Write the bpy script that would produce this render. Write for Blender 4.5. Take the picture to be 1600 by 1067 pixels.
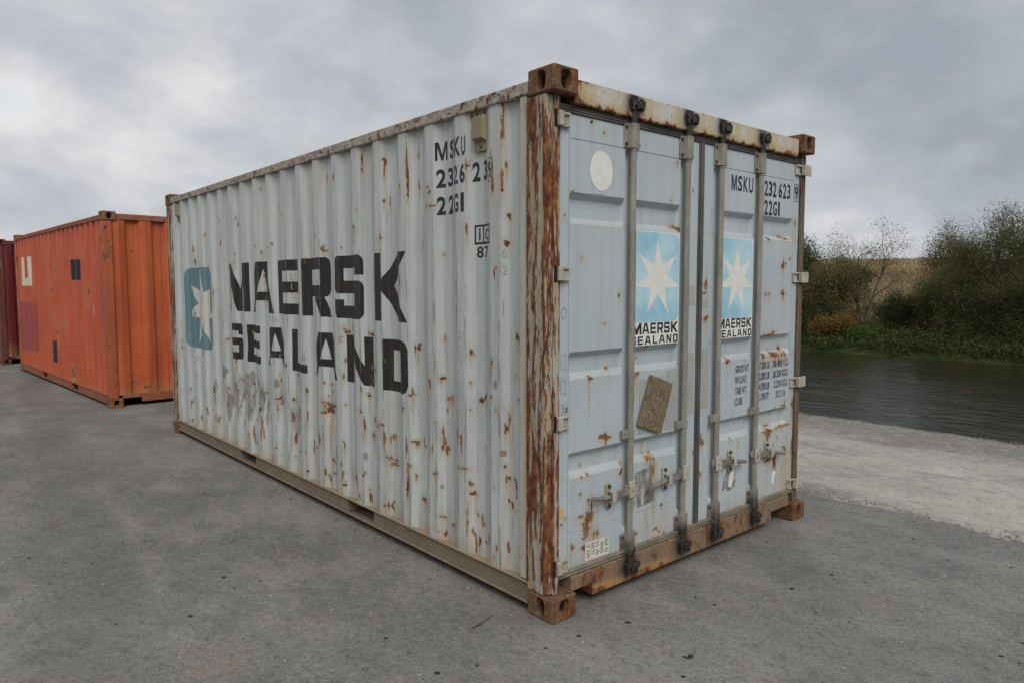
import bpy, bmesh, math, random
import numpy as np
from mathutils import Vector, Matrix

S = bpy.context.scene
for o in list(bpy.data.objects):
    bpy.data.objects.remove(o)
C = S.collection
rad = math.radians
PI = math.pi

# ------------------------------------------------------------------ camera
cam_d = bpy.data.cameras.new('camera')
cam_d.sensor_width = 36.0
cam_d.lens = 1109.4 / 1600 * 36
cam_d.clip_start = 0.05
cam_d.clip_end = 3000
cam = bpy.data.objects.new('camera', cam_d)
C.objects.link(cam)
_yaw, _pit, _rol = .7132, .0764, -.0015
_f = Vector((math.sin(_yaw) * math.cos(_pit), math.cos(_yaw) * math.cos(_pit), -math.sin(_pit)))
_r = Vector((math.cos(_yaw), -math.sin(_yaw), 0))
_u = _r.cross(_f)
_r2 = _r * math.cos(_rol) + _u * math.sin(_rol)
_u2 = _u * math.cos(_rol) - _r * math.sin(_rol)
cam.matrix_world = Matrix(((_r2.x, _u2.x, -_f.x, -2.264), (_r2.y, _u2.y, -_f.y, -2.3282), (_r2.z, _u2.z, -_f.z, 1.5944), (0, 0, 0, 1)))
S.camera = cam

# ------------------------------------------------------------------ node helper
class NT:
    def __init__(s, tree):
        s.t = tree
        s.t.nodes.clear()
        s._co = None
    def n(s, typ, **k):
        nd = s.t.nodes.new(typ)
        for a, b in k.items():
            setattr(nd, a, b)
        return nd
    def put(s, sock, v):
        if v is None:
            return
        if hasattr(v, 'is_output'):
            s.t.links.new(v, sock)
        elif isinstance(v, (tuple, list)):
            sock.default_value = tuple(v) + ((1.0,) if len(v) == 3 and sock.type == 'RGBA' else ())
        else:
            sock.default_value = v
    def co(s):
        if s._co is None:
            s._co = s.n('ShaderNodeTexCoord')
        return s._co.outputs['Object']
    def map(s, scale=(1, 1, 1), loc=(0, 0, 0), v=None, rot=(0, 0, 0)):
        m = s.n('ShaderNodeMapping')
        s.put(m.inputs['Vector'], v or s.co())
        m.inputs['Scale'].default_value = scale
        m.inputs['Location'].default_value = loc
        m.inputs['Rotation'].default_value = rot
        return m.outputs[0]
    def noise(s, scale, detail=4, rough=.55, v=None, dist=0.0):
        m = s.n('ShaderNodeTexNoise')
        s.put(m.inputs['Vector'], v or s.co())
        m.inputs['Scale'].default_value = scale
        m.inputs['Detail'].default_value = min(detail, max(1.0, math.log2(420.0 / scale)))
        m.inputs['Roughness'].default_value = rough
        m.inputs['Distortion'].default_value = dist
        return m.outputs['Fac']
    def vor(s, scale, v=None, feature='F1', out='Distance', rnd=1.0):
        m = s.n('ShaderNodeTexVoronoi', feature=feature)
        s.put(m.inputs['Vector'], v or s.co())
        m.inputs['Scale'].default_value = scale
        m.inputs['Randomness'].default_value = rnd
        return m.outputs[out]
    def m(s, op, a, b=None, c=None, clamp=False):
        nd = s.n('ShaderNodeMath', operation=op)
        nd.use_clamp = clamp
        s.put(nd.inputs[0], a); s.put(nd.inputs[1], b)
        if c is not None:
            s.put(nd.inputs[2], c)
        return nd.outputs[0]
    def ss(s, x, a, b, lo=0.0, hi=1.0):
        nd = s.n('ShaderNodeMapRange', interpolation_type='SMOOTHSTEP')
        s.put(nd.inputs[0], x)
        nd.inputs[1].default_value = a; nd.inputs[2].default_value = b
        nd.inputs[3].default_value = lo; nd.inputs[4].default_value = hi
        return nd.outputs[0]
    def mix(s, f, a, b):
        nd = s.n('ShaderNodeMix', data_type='RGBA')
        s.put(nd.inputs[0], f); s.put(nd.inputs[6], a); s.put(nd.inputs[7], b)
        return nd.outputs[2]
    def ramp(s, x, pts):
        nd = s.n('ShaderNodeValToRGB')
        s.put(nd.inputs[0], x)
        e = nd.color_ramp.elements
        while len(e) < len(pts):
            e.new(0.5)
        for q, (p, c) in zip(e, pts):
            q.position = p
            q.color = tuple(c) + (1,)
        return nd.outputs[0]
    def attr(s, name):
        return s.n('ShaderNodeAttribute', attribute_name=name).outputs['Fac']
    def xyz(s, v=None):
        nd = s.n('ShaderNodeSeparateXYZ')
        s.put(nd.inputs[0], v or s.co())
        return nd.outputs
    def bump(s, h, strength=.3, dist=.01):
        nd = s.n('ShaderNodeBump')
        nd.inputs['Strength'].default_value = strength
        nd.inputs['Distance'].default_value = dist
        s.put(nd.inputs['Height'], h)
        return nd.outputs[0]
    def out(s, col, rough=.6, normal=None, spec=.5, metal=0.0, extra=None):
        p = s.n('ShaderNodeBsdfPrincipled')
        s.put(p.inputs['Base Color'], col)
        s.put(p.inputs['Roughness'], rough)
        s.put(p.inputs['Metallic'], metal)
        s.put(p.inputs['Specular IOR Level'], spec)
        if normal is not None:
            s.put(p.inputs['Normal'], normal)
        o = s.n('ShaderNodeOutputMaterial')
        sh = p.outputs[0]
        if extra:
            sh = extra(sh, p)
        s.t.links.new(sh, o.inputs['Surface'])
        return p

def material(name):
    m = bpy.data.materials.new(name)
    m.use_nodes = True
    return m, NT(m.node_tree)

# ------------------------------------------------------------------ world: broken overcast over a Nishita sky
SUN_AZ = rad(208)      # measured from +y towards +x
SUN_EL = rad(44)
W_ = bpy.data.worlds.new('World')
S.world = W_
W_.use_nodes = True
w = NT(W_.node_tree)
tc = w.n('ShaderNodeTexCoord')
dirv = tc.outputs['Generated']
sky = w.n('ShaderNodeTexSky', sky_type='NISHITA')
sky.sun_disc = False
sky.sun_elevation = SUN_EL
sky.sun_rotation = SUN_AZ
sky.altitude = 50
sky.air_density = 1.2
sky.dust_density = 2.0
dx, dy, dz = w.xyz(dirv)
zz = w.m('ADD', w.m('MAXIMUM', dz, 0.0), .52)
cmb = w.n('ShaderNodeCombineXYZ')
w.put(cmb.inputs[0], w.m('DIVIDE', dx, zz)); w.put(cmb.inputs[1], w.m('DIVIDE', dy, zz)); w.put(cmb.inputs[2], w.m('MULTIPLY', dz, 1.2))
cp = cmb.outputs[0]
big = w.noise(1.15, 2, .5, w.map((1, 1, 1), (11.81, 15.48, 3.45), cp), .2)
mid = w.noise(2.9, 5, .5, w.map((1, 1, 1), (14.92, 2.03, 0), cp), .35)
fin = w.noise(8.0, 5, .55, w.map((1, 1, 1), (1.3, 9.1, 0), cp), .3)
cl = w.m('ADD', w.m('MULTIPLY', big, .49), w.m('ADD', w.m('MULTIPLY', mid, .36), w.m('MULTIPLY', fin, .15)))
ccol = w.ramp(cl, [(.37, (2.25, 2.52, 2.88)), (.45, (2.95, 3.15, 3.48)), (.52, (3.75, 3.86, 4.08)), (.60, (5.2, 5.2, 5.2))])
gap = w.m('MULTIPLY', w.ss(w.m('ADD', w.m('MULTIPLY', mid, .6), w.m('MULTIPLY', big, .4)), .56, .66), w.ss(fin, .45, .6))
col = w.mix(w.m('MULTIPLY', gap, .2), ccol, w.mix(.35, sky.outputs[0], (4.0, 4.9, 5.9)))
bg = w.n('ShaderNodeBackground')
w.put(bg.inputs[0], col)
bg.inputs[1].default_value = 0.1
w.t.links.new(bg.outputs[0], w.n('ShaderNodeOutputWorld').inputs[0])

sun_d = bpy.data.lights.new('sun', 'SUN')
sun_d.energy = 1.45
sun_d.angle = rad(35)
sun_d.color = (1, .95, .88)
sun = bpy.data.objects.new('sun', sun_d)
C.objects.link(sun)
sd = Vector((math.sin(SUN_AZ) * math.cos(SUN_EL), math.cos(SUN_AZ) * math.cos(SUN_EL), math.sin(SUN_EL)))
sun.rotation_euler = sd.to_track_quat('Z', 'Y').to_euler()
sun.location = (0, 0, 20)

S.view_settings.view_transform = 'Standard'
S.view_settings.look = 'None'
S.view_settings.exposure = 0.60
S.view_settings.gamma = 1.0
S.view_settings.use_curve_mapping = False
S.render.engine = 'CYCLES'
S.cycles.max_bounces = 6
S.cycles.transparent_max_bounces = 16

# ------------------------------------------------------------------ mesh helpers
def tag(o, label=None, cat=None, group=None, kind=None):
    if label: o['label'] = label
    if cat: o['category'] = cat
    if group: o['group'] = group
    if kind: o['kind'] = kind
    return o

def empty(name, loc=(0, 0, 0), rz=0.0):
    o = bpy.data.objects.new(name, None)
    o.empty_display_size = .3
    o.location = loc
    o.rotation_euler = (0, 0, rz)
    C.objects.link(o)
    return o

def mesh_np(name, V, F, mat, parent=None, smooth=False, attrs=None):
    """V (n,3) array; F (m,k) int array of equal-size faces or list of lists"""
    me = bpy.data.meshes.new(name)
    V = np.asarray(V, np.float32)
    if isinstance(F, np.ndarray):
        k = F.shape[1]
        me.vertices.add(len(V)); me.vertices.foreach_set('co', V.ravel())
        me.loops.add(F.size); me.loops.foreach_set('vertex_index', F.astype(np.int32).ravel())
        me.polygons.add(len(F))
        me.polygons.foreach_set('loop_start', np.arange(0, F.size, k, dtype=np.int32))
        me.update(calc_edges=True)
    else:
        me.from_pydata([tuple(map(float, v)) for v in V], [], [list(map(int, f)) for f in F])
        me.update()
    if smooth:
        me.polygons.foreach_set('use_smooth', np.ones(len(me.polygons), bool))
    for an, av in (attrs or {}).items():
        a = me.attributes.new(an, 'FLOAT', 'POINT')
        a.data.foreach_set('value', np.asarray(av, np.float32).ravel())
    if mat: me.materials.append(mat)
    o = bpy.data.objects.new(name, me)
    C.objects.link(o)
    o.parent = parent
    return o

class MB:
    def __init__(s):
        s.v = []; s.f = []
    def add(s, V, F):
        b = len(s.v)
        s.v += [tuple(p) for p in V]
        s.f += [[i + b for i in f] for f in F]
        return s
    def box(s, x0, x1, y0, y1, z0, z1, b=0.003, M=None):
        b = min(b, (x1 - x0) * .45, (y1 - y0) * .45, (z1 - z0) * .45)
        V = []; idx = {}
        X, Y, Z = (x0, x1), (y0, y1), (z0, z1)
        for i in (0, 1):
            for j in (0, 1):
                for k in (0, 1):
                    sx, sy, sz = (b if i == 0 else -b), (b if j == 0 else -b), (b if k == 0 else -b)
                    for ax, p in ((0, (X[i], Y[j] + sy, Z[k] + sz)), (1, (X[i] + sx, Y[j], Z[k] + sz)), (2, (X[i] + sx, Y[j] + sy, Z[k]))):
                        idx[(i, j, k, ax)] = len(V); V.append(p)
        F = []
        for i in (0, 1):
            F.append([idx[(i, 0, 0, 0)], idx[(i, 1, 0, 0)], idx[(i, 1, 1, 0)], idx[(i, 0, 1, 0)]])
            F.append([idx[(0, i, 0, 1)], idx[(1, i, 0, 1)], idx[(1, i, 1, 1)], idx[(0, i, 1, 1)]])
            F.append([idx[(0, 0, i, 2)], idx[(1, 0, i, 2)], idx[(1, 1, i, 2)], idx[(0, 1, i, 2)]])
        for a in (0, 1):
            for c in (0, 1):
                F.append([idx[(a, c, 0, 0)], idx[(a, c, 1, 0)], idx[(a, c, 1, 1)], idx[(a, c, 0, 1)]])
                F.append([idx[(a, 0, c, 0)], idx[(a, 1, c, 0)], idx[(a, 1, c, 2)], idx[(a, 0, c, 2)]])
                F.append([idx[(0, a, c, 1)], idx[(1, a, c, 1)], idx[(1, a, c, 2)], idx[(0, a, c, 2)]])
        for i in (0, 1):
            for j in (0, 1):
                for k in (0, 1):
                    F.append([idx[(i, j, k, 0)], idx[(i, j, k, 1)], idx[(i, j, k, 2)]])
        if M is not None:
            V = [tuple(M @ Vector(p)) for p in V]
        return s.add(V, F)
    def tube(s, pts, r, n=12, caps=True):
        pts = [Vector(p) for p in pts]
        rr = r if isinstance(r, (list, tuple)) else [r] * len(pts)
        V = []; F = []
        t0 = (pts[1] - pts[0]).normalized()
        a = Vector((0, 0, 1)) if abs(t0.z) < .9 else Vector((1, 0, 0))
        e1 = t0.cross(a).normalized()
        for i, p in enumerate(pts):
            t = (pts[min(i + 1, len(pts) - 1)] - pts[max(i - 1, 0)]).normalized()
            e1 = (e1 - t * e1.dot(t)).normalized(); e2 = t.cross(e1)
            for k in range(n):
                q = 2 * PI * k / n
                V.append(tuple(p + (e1 * math.cos(q) + e2 * math.sin(q)) * rr[i]))
        for i in range(len(pts) - 1):
            for k in range(n):
                F.append([i * n + k, i * n + (k + 1) % n, (i + 1) * n + (k + 1) % n, (i + 1) * n + k])
        if caps:
            F.append(list(range(n))[::-1]); F.append(list(range((len(pts) - 1) * n, len(pts) * n)))
        return s.add(V, F)
    def prism(s, poly, axis, a, b):
        """poly in the two other axes (cyclic order), extruded along axis from a to b"""
        def P(u, v, wv):
            return {'x': (wv, u, v), 'y': (u, wv, v), 'z': (u, v, wv)}[axis]
        n = len(poly)
        V = [P(u, v, a) for u, v in poly] + [P(u, v, b) for u, v in poly]
        F = [list(range(n)), list(range(n, 2 * n))] + [[i, (i + 1) % n, n + (i + 1) % n, n + i] for i in range(n)]
        return s.add(V, F)
    def build(s, name, mat, parent=None, smooth=False, auto=None, cut=None, afun=None):
        bm = bmesh.new()
        vs = [bm.verts.new(p) for p in s.v]
        for f in s.f:
            try: bm.faces.new([vs[i] for i in f])
            except ValueError: pass
        if cut:
            for ax, vals in cut.items():
                no = {'x': (1, 0, 0), 'y': (0, 1, 0), 'z': (0, 0, 1)}[ax]
                for v in vals:
                    bmesh.ops.bisect_plane(bm, geom=bm.verts[:] + bm.edges[:] + bm.faces[:], plane_co=tuple(c * v for c in no), plane_no=no)
        bmesh.ops.recalc_face_normals(bm, faces=bm.faces[:])
        me = bpy.data.meshes.new(name)
        bm.to_mesh(me); bm.free()
        if smooth:
            for p in me.polygons: p.use_smooth = True
            if auto:
                try: me.set_sharp_from_angle(angle=rad(auto))
                except Exception: pass
        if afun:
            V = np.empty(len(me.vertices) * 3, np.float32); me.vertices.foreach_get('co', V)
            for an, av in afun(V.reshape(-1, 3)).items():
                a = me.attributes.new(an, 'FLOAT', 'POINT'); a.data.foreach_set('value', np.asarray(av, np.float32))
        if mat: me.materials.append(mat)
        o = bpy.data.objects.new(name, me)
        C.objects.link(o); o.parent = parent
        return o

def sstep(x, a, b):
    t = np.clip((x - a) / (b - a), 0, 1)
    return t * t * (3 - 2 * t)

def vnoise(x, y, seed=0):
    """cheap value noise for numpy arrays"""
    xi = np.floor(x).astype(np.int64); yi = np.floor(y).astype(np.int64)
    fx = x - xi; fy = y - yi
    fx = fx * fx * (3 - 2 * fx); fy = fy * fy * (3 - 2 * fy)
    def h(a, b):
        n = (a * 374761393 + b * 668265263 + seed * 1442695041) & 0x7fffffff
        n = ((n ^ (n >> 13)) * 1274126177) & 0x7fffffff
        return ((n ^ (n >> 16)) & 0xffff) / 65535.0
    return (h(xi, yi) * (1 - fx) + h(xi + 1, yi) * fx) * (1 - fy) + (h(xi, yi + 1) * (1 - fx) + h(xi + 1, yi + 1) * fx) * fy

# flat glyphs: outlines or text -> bmesh in the (u, v) plane, fitted to the unit box
GL = {
 'M': [[(0,0),(0,1),(.24,1),(.5,.45),(.76,1),(1,1),(1,0),(.8,0),(.8,.58),(.6,0),(.4,0),(.2,.58),(.2,0)]],
 'm': [[(0,0),(0,1),(.26,1),(.5,.32),(.74,1),(1,1),(1,0),(.83,0),(.83,.72),(.57,0),(.43,0),(.17,.72),(.17,0)]],
 'A': [[(0,0),(.3,1),(.7,1),(1,0),(.78,0),(.71,.24),(.29,.24),(.22,0)], [(.35,.41),(.65,.41),(.5,.86)]],
 'E': [[(0,0),(0,1),(1,1),(1,.8),(.25,.8),(.25,.6),(.97,.6),(.97,.4),(.25,.4),(.25,.2),(1,.2),(1,0)]],
 'R': [[(0,0),(0,1),(.85,1),(.97,.94),(1,.85),(1,.47),(.96,.39),(.85,.34),(.8,.34),(1,0),(.72,0),(.5,.34),(.28,.34),(.28,0)], [(.28,.53),(.28,.8),(.72,.8),(.72,.53)]],
 'S': [[(.06,0),(.9,0),(.98,.05),(1,.1),(1,.5),(.97,.56),(.9,.6),(.25,.6),(.25,.8),(.75,.8),(.75,.69),(1,.69),(1,.9),(.97,.96),(.9,1),(.08,1),(.02,.97),(0,.92),(0,.47),(.03,.42),(.08,.4),(.74,.4),(.74,.2),(.25,.2),(.25,.3),(0,.3),(0,.08)]],
 'K': [[(0,0),(0,1),(.25,1),(.25,.62),(.68,1),(1,1),(.52,.52),(1,0),(.68,0),(.25,.44),(.25,0)]],
 'L': [[(0,0),(0,1),(.28,1),(.28,.2),(1,.2),(1,0)]],
 'N': [[(0,0),(0,1),(.28,1),(.74,.4),(.74,1),(1,1),(1,0),(.72,0),(.26,.62),(.26,0)]],
 'D': [[(0,0),(0,1),(.8,1),(.93,.95),(1,.84),(1,.16),(.93,.05),(.8,0)], [(.3,.2),(.3,.8),(.66,.8),(.71,.75),(.71,.25),(.66,.2)]],
 'U': [[(0,0),(0,1),(.3,1),(.3,.2),(.7,.2),(.7,1),(1,1),(1,0)]],
 'H': [[(0,0),(0,1),(.36,1),(.36,.25),(.5,.3),(.62,.55),(.62,1),(1,1),(1,0),(.66,0),(.62,.12),(.55,0)]],
}
def star_pts(cx, cy, R, q=.40, n=7):
    out = []
    for i in range(2 * n):
        a = PI * i / n
        r = R if i % 2 == 0 else R * q
        out.append((cx + r * math.sin(a), cy + r * math.cos(a)))
    return out
def rrect(x0, x1, y0, y1, r, corners=(1, 1, 1, 1), n=6):
    out = []
    for (cx, cy, a0, on) in ((x0 + r, y0 + r, PI, corners[0]), (x1 - r, y0 + r, 1.5 * PI, corners[1]), (x1 - r, y1 - r, 0, corners[2]), (x0 + r, y1 - r, .5 * PI, corners[3])):
        if on:
            out += [(cx + r * math.cos(a0 + k * .5 * PI / n), cy + r * math.sin(a0 + k * .5 * PI / n)) for k in range(n + 1)]
        else:
            out.append((cx + (r if math.cos(a0 + PI / 4) > 0 else -r), cy + (r if math.sin(a0 + PI / 4) > 0 else -r)))
    return out
def _curve_mesh(cu):
    o = bpy.data.objects.new('glyph', cu)
    C.objects.link(o)
    me = o.to_mesh()
    V = np.array([v.co[:] for v in me.vertices]).reshape(-1, 3)
    F = [list(p.vertices) for p in me.polygons]
    o.to_mesh_clear()
    bpy.data.objects.remove(o); bpy.data.curves.remove(cu)
    return V, F
def outline_mesh(outs):
    cu = bpy.data.curves.new('glyph', 'CURVE')
    cu.dimensions = '2D'; cu.fill_mode = 'BOTH'
    for pl in outs:
        sp = cu.splines.new('POLY'); sp.points.add(len(pl) - 1)
        for p, (x, y) in zip(sp.points, pl): p.co = (x, y, 0, 1)
        sp.use_cyclic_u = True
    return _curve_mesh(cu)
def text_mesh(txt, bold=.02, space=1.0):
    cu = bpy.data.curves.new('glyph', 'FONT')
    cu.body = txt; cu.offset = bold; cu.space_character = space
    cu.resolution_u = 3; cu.fill_mode = 'FRONT'
    return _curve_mesh(cu)
def fit(VF, u0, u1, v0, v1):
    V, F = VF
    V = V.copy()
    a = V.min(0); b = V.max(0)
    V[:, 0] = u0 + (V[:, 0] - a[0]) / (b[0] - a[0]) * (u1 - u0)
    V[:, 1] = v0 + (V[:, 1] - a[1]) / (b[1] - a[1]) * (v1 - v0)
    return V, F
def print_on(name, VF, mat, parent, fn, ulines=(), vlines=(), clipu=None, afun=None, slant=0):
    """cut a flat (u, v) mesh along lines and lay it on a surface with fn(u, v) -> xyz"""
    V, F = VF
    bm = bmesh.new()
    vs = [bm.verts.new((p[0], p[1], 0)) for p in V]
    for f in F:
        try: bm.faces.new([vs[i] for i in f])
        except ValueError: pass
    bmesh.ops.remove_doubles(bm, verts=bm.verts[:], dist=1e-5)
    u0, u1 = V[:, 0].min(), V[:, 0].max(); v0, v1 = V[:, 1].min(), V[:, 1].max()
    if clipu:
        for cu_, sgn in ((clipu[0], -1), (clipu[1], 1)):
            bmesh.ops.bisect_plane(bm, geom=bm.verts[:] + bm.edges[:] + bm.faces[:], plane_co=(cu_, 0, 0), plane_no=(sgn, 0, 0), clear_outer=True)
    for q in ulines:
        if u0 < q < u1:
            bmesh.ops.bisect_plane(bm, geom=bm.verts[:] + bm.edges[:] + bm.faces[:], plane_co=(q, 0, 0), plane_no=(1, 0, 0))
    for q in vlines:
        if v0 < q < v1:
            bmesh.ops.bisect_plane(bm, geom=bm.verts[:] + bm.edges[:] + bm.faces[:], plane_co=(0, q, 0), plane_no=(0, 1, 0))
    bm.verts.index_update()
    uv = np.array([v.co[:2] for v in bm.verts]).reshape(-1, 2)
    P3 = fn(uv[:, 0], uv[:, 1])
    for v, p in zip(bm.verts, P3): v.co = p
    me = bpy.data.meshes.new(name)
    bm.to_mesh(me); bm.free()
    if afun:
        for an, av in afun(uv[:, 0], uv[:, 1]).items():
            a = me.attributes.new(an, 'FLOAT', 'POINT'); a.data.foreach_set('value', np.asarray(av, np.float32))
    for p in me.polygons: p.use_smooth = True
    me.materials.append(mat)
    o = bpy.data.objects.new(name, me)
    C.objects.link(o); o.parent = parent
    return o
# ------------------------------------------------------------------ materials
RUST = [(.25, (.035, .014, .009)), (.45, (.105, .036, .015)), (.6, (.19, .072, .026)), (.78, (.33, .16, .06))]
def rust_col(n, scale=40):
    return n.ramp(n.noise(scale, 6, .65), RUST)

def paint_mat(name, c1, c2, grime=(.24, .235, .20), grime_amt=.4, rough=.5, speck=.3, edge_amt=.8, vary=1.0, auto_rust=0.0, ticks=0.0):
    """weathered container paint; rust/stain/scuff/grease/edge come as point attributes"""
    m, n = material(name)
    base = n.mix(n.ss(n.noise(1.3, 4, .55), .3, .7), c1, c2)
    fine = n.noise(26, 6, .65)
    streak = n.noise(1, 5, .6, n.map((16, 16, .55)))
    streak2 = n.noise(1, 4, .6, n.map((55, 55, 1.6), (3, 1, 2)))
    g = n.m('MULTIPLY', n.ss(streak, .46, .74), grime_amt)
    g = n.m('ADD', g, n.m('MULTIPLY', n.ss(streak2, .5, .8), grime_amt * .6), clamp=True)
    base = n.mix(g, base, grime)
    base = n.mix(n.m('MULTIPLY', n.ss(n.noise(5, 5, .6), .5, .75), .22 * vary), base, tuple(min(1, x * 1.22) for x in c2))
    stain = n.attr('stain')
    st = n.m('MULTIPLY', stain, n.ss(streak2, .2, .62), clamp=True)
    base = n.mix(n.m('MULTIPLY', st, .82), base, n.mix(fine, (.30, .17, .055), (.40, .31, .17)))
    sc = n.attr('scuff')
    scm = n.ss(n.m('ADD', sc, n.m('MULTIPLY', n.m('SUBTRACT', n.noise(11, 6, .75, n.map((1, 1, .4))), .5), n.m('MINIMUM', n.m('MULTIPLY', sc, 8.0), 2.6))), .40, .62)
    base = n.mix(n.m('MULTIPLY', scm, .8), base, n.mix(n.ss(n.noise(20, 5, .7, n.map((1, 1, .4))), .35, .65), (.115, .105, .095), (.27, .265, .24)))
    ed = n.attr('edge')
    edn = n.noise(1, 6, .72, n.map((70, 70, 5.5), (.3, .9, 4.4)))
    edm = n.m('MULTIPLY', ed, n.ss(edn, .45, .60))
    base = n.mix(n.m('MULTIPLY', edm, edge_amt), base, n.mix(fine, (.07, .055, .045), (.2, .19, .17)))
    # rust: vertex mask broken up by noise, plus tiny chips
    ru = n.attr('rust')
    gate = n.m('MINIMUM', n.m('MULTIPLY', ru, 6.0), 1.0)
    brk = n.m('ADD', n.m('MULTIPLY', n.m('SUBTRACT', n.noise(30, 7, .75, n.map((1, 1, .6))), .5), 1.2), n.m('MULTIPLY', n.m('SUBTRACT', n.noise(85, 4, .6), .5), .8))
    brk = n.m('MULTIPLY', brk, gate)
    rm = n.m('MULTIPLY', n.ss(n.m('ADD', ru, brk), .36, .50), n.ss(n.noise(9, 3, .5, n.map((1, 1, 1), (2, 2, 5))), .2, .55, .55, 1.0))
    halo = n.m('MULTIPLY', n.ss(n.m('ADD', ru, n.m('MULTIPLY', brk, .6)), .1, .5), .55)
    base = n.mix(halo, base, (.36, .23, .10))
    chip = n.m('MULTIPLY', n.ss(n.noise(48, 2, .5), .70, .735), n.ss(n.noise(2.3, 3, .5), .48, .66))
    chip = n.m('MULTIPLY', chip, speck)
    rm = n.m('MAXIMUM', rm, chip)
    if ticks:
        tk = n.m('MULTIPLY', n.ss(n.noise(1, 4, .6, n.map((62, 62, 3.2), (8, 3, 1))), .66, .70), n.ss(n.noise(1.6, 4, .6, n.map((1, 1, .8), (6, 6, 6))), .50, .60))
        rm = n.m('MAXIMUM', rm, n.m('MULTIPLY', tk, ticks))
    if auto_rust:
        ar = n.ss(n.m('ADD', n.noise(7, 7, .7, n.map((1, 1, .6))), n.m('MULTIPLY', n.noise(60, 3, .5), .12)), .66 - auto_rust, .74 - auto_rust)
        rm = n.m('MAXIMUM', rm, ar)
    base = n.mix(rm, base, n.mix(n.ss(n.noise(6, 3, .5, n.map((1, 1, 1), (5, 1, 2))), .45, .65), rust_col(n, 46), (.23, .13, .055)))
    base = n.mix(n.m('MULTIPLY', n.attr('grease'), n.ss(n.noise(22, 4, .6), .2, .5), clamp=True), base, (.012, .011, .010))
    h = n.m('ADD', n.m('MULTIPLY', fine, .25), n.m('ADD', n.m('MULTIPLY', rm, n.noise(90, 4, .7)), n.m('MULTIPLY', n.noise(3.5, 2, .5), 1.2)))
    n.out(base, n.mix(rm, (rough,) * 3, (.9,) * 3), n.bump(h, .35, .006), spec=.35)
    return m

P = {}
P['side'] = paint_mat('grey_side_paint', (.43, .455, .45), (.48, .505, .495), grime=(.27, .26, .225), grime_amt=.52, speck=.8, ticks=.75)
P['door'] = paint_mat('grey_door_paint', (.365, .42, .45), (.40, .45, .475), grime=(.25, .25, .225), grime_amt=.27, speck=.45, vary=.35)
P['orange'] = paint_mat('orange_paint', (.43, .070, .026), (.50, .095, .034), grime=(.24, .045, .025), grime_amt=.5, speck=.7, edge_amt=.3, auto_rust=-.06)
P['orange_end'] = paint_mat('orange_end_paint', (.40, .080, .028), (.47, .115, .036), grime=(.26, .05, .024), grime_amt=.8, speck=.7, auto_rust=-.06)
P['orange_post'] = paint_mat('orange_post_paint', (.33, .07, .03), (.40, .10, .04), grime=(.16, .07, .04), grime_amt=.8, speck=.7, auto_rust=.06)
P['red'] = paint_mat('dark_red_paint', (.115, .012, .018), (.145, .016, .022), grime=(.07, .015, .015), grime_amt=.5, speck=.4, auto_rust=-.05)
P['red_post'] = paint_mat('dark_red_post_paint', (.10, .03, .022), (.13, .035, .025), grime=(.07, .03, .02), grime_amt=.6, auto_rust=.08)

def steel_rusty(name, paint, tan, amount, scale=7.0, stretch=.25, red=1.0):
    """painted steel largely gone to rust, in vertical runs"""
    m, n = material(name)
    v = n.map((1, 1, stretch))
    a = n.noise(scale, 8, .68, v, .4)
    b = n.noise(scale * 4.5, 6, .7, n.map((1, 1, stretch * 1.5), (3, 5, 1)))
    base = n.mix(n.ss(n.noise(scale * .8, 5, .6, n.map((1, 1, stretch * .6), (9, 2, 2))), .38, .62), paint, tan)
    base = n.mix(n.m('MULTIPLY', n.ss(b, .45, .7), .5), base, (.33, .22, .10))
    r = n.ss(n.m('ADD', n.m('MULTIPLY', a, .7), n.m('MULTIPLY', b, .3)), .57 - amount, .62 - amount)
    rc = n.ramp(n.noise(30, 7, .7, n.map((1, 1, .5))), [(.28, (.035 * red, .015, .010)), (.46, (.10 * red, .036, .017)), (.6, (.18 * red, .072, .028)), (.78, (.32, .17, .075))])
    col = n.mix(r, base, rc)
    ru = n.attr('rust')
    brk = n.m('MULTIPLY', n.m('SUBTRACT', n.noise(24, 7, .72, n.map((1, 1, .5))), .5), n.m('MINIMUM', n.m('MULTIPLY', ru, 5.0), 1.4))
    rm2 = n.ss(n.m('ADD', ru, brk), .34, .6)
    col = n.mix(n.m('MULTIPLY', n.ss(ru, .03, .4), .6), col, (.40, .24, .09))
    col = n.mix(rm2, col, rc)
    col = n.mix(n.m('MULTIPLY', n.attr('grease'), n.ss(n.noise(20, 4, .6), .15, .5), clamp=True), col, (.012, .011, .010))
    h = n.m('ADD', n.m('MULTIPLY', r, .5), n.m('ADD', n.m('MULTIPLY', a, .5), n.m('MULTIPLY', n.noise(110, 5, .7), .35)))
    n.out(col, .82, n.bump(h, .6, .008), spec=.25)
    return m
P['post'] = steel_rusty('rusty_post', (.35, .345, .31), (.32, .25, .16), .098, 24, .10, 1.1)
P['post_red'] = steel_rusty('rusty_post_flange', (.36, .33, .28), (.34, .22, .12), .12, 22, .10, 1.15)
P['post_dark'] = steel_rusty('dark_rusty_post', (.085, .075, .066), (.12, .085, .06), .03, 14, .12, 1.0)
P['flange'] = steel_rusty('pale_flange', (.42, .44, .42), (.40, .35, .25), -.10, 8, .12)
P['casting'] = steel_rusty('rusty_casting', (.105, .06, .038), (.15, .08, .045), .06, 16, .7, 1.0)
P['toprail'] = steel_rusty('top_rail_paint', (.38, .385, .36), (.31, .25, .19), .045, 20, 1.2, .95)
P['header'] = steel_rusty('header_paint', (.47, .49, .47), (.45, .40, .29), -.05, 14, .4)
P['sill'] = steel_rusty('sill_paint', (.165, .12, .088), (.205, .125, .078), .04, 14, .7, 1.15)
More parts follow.
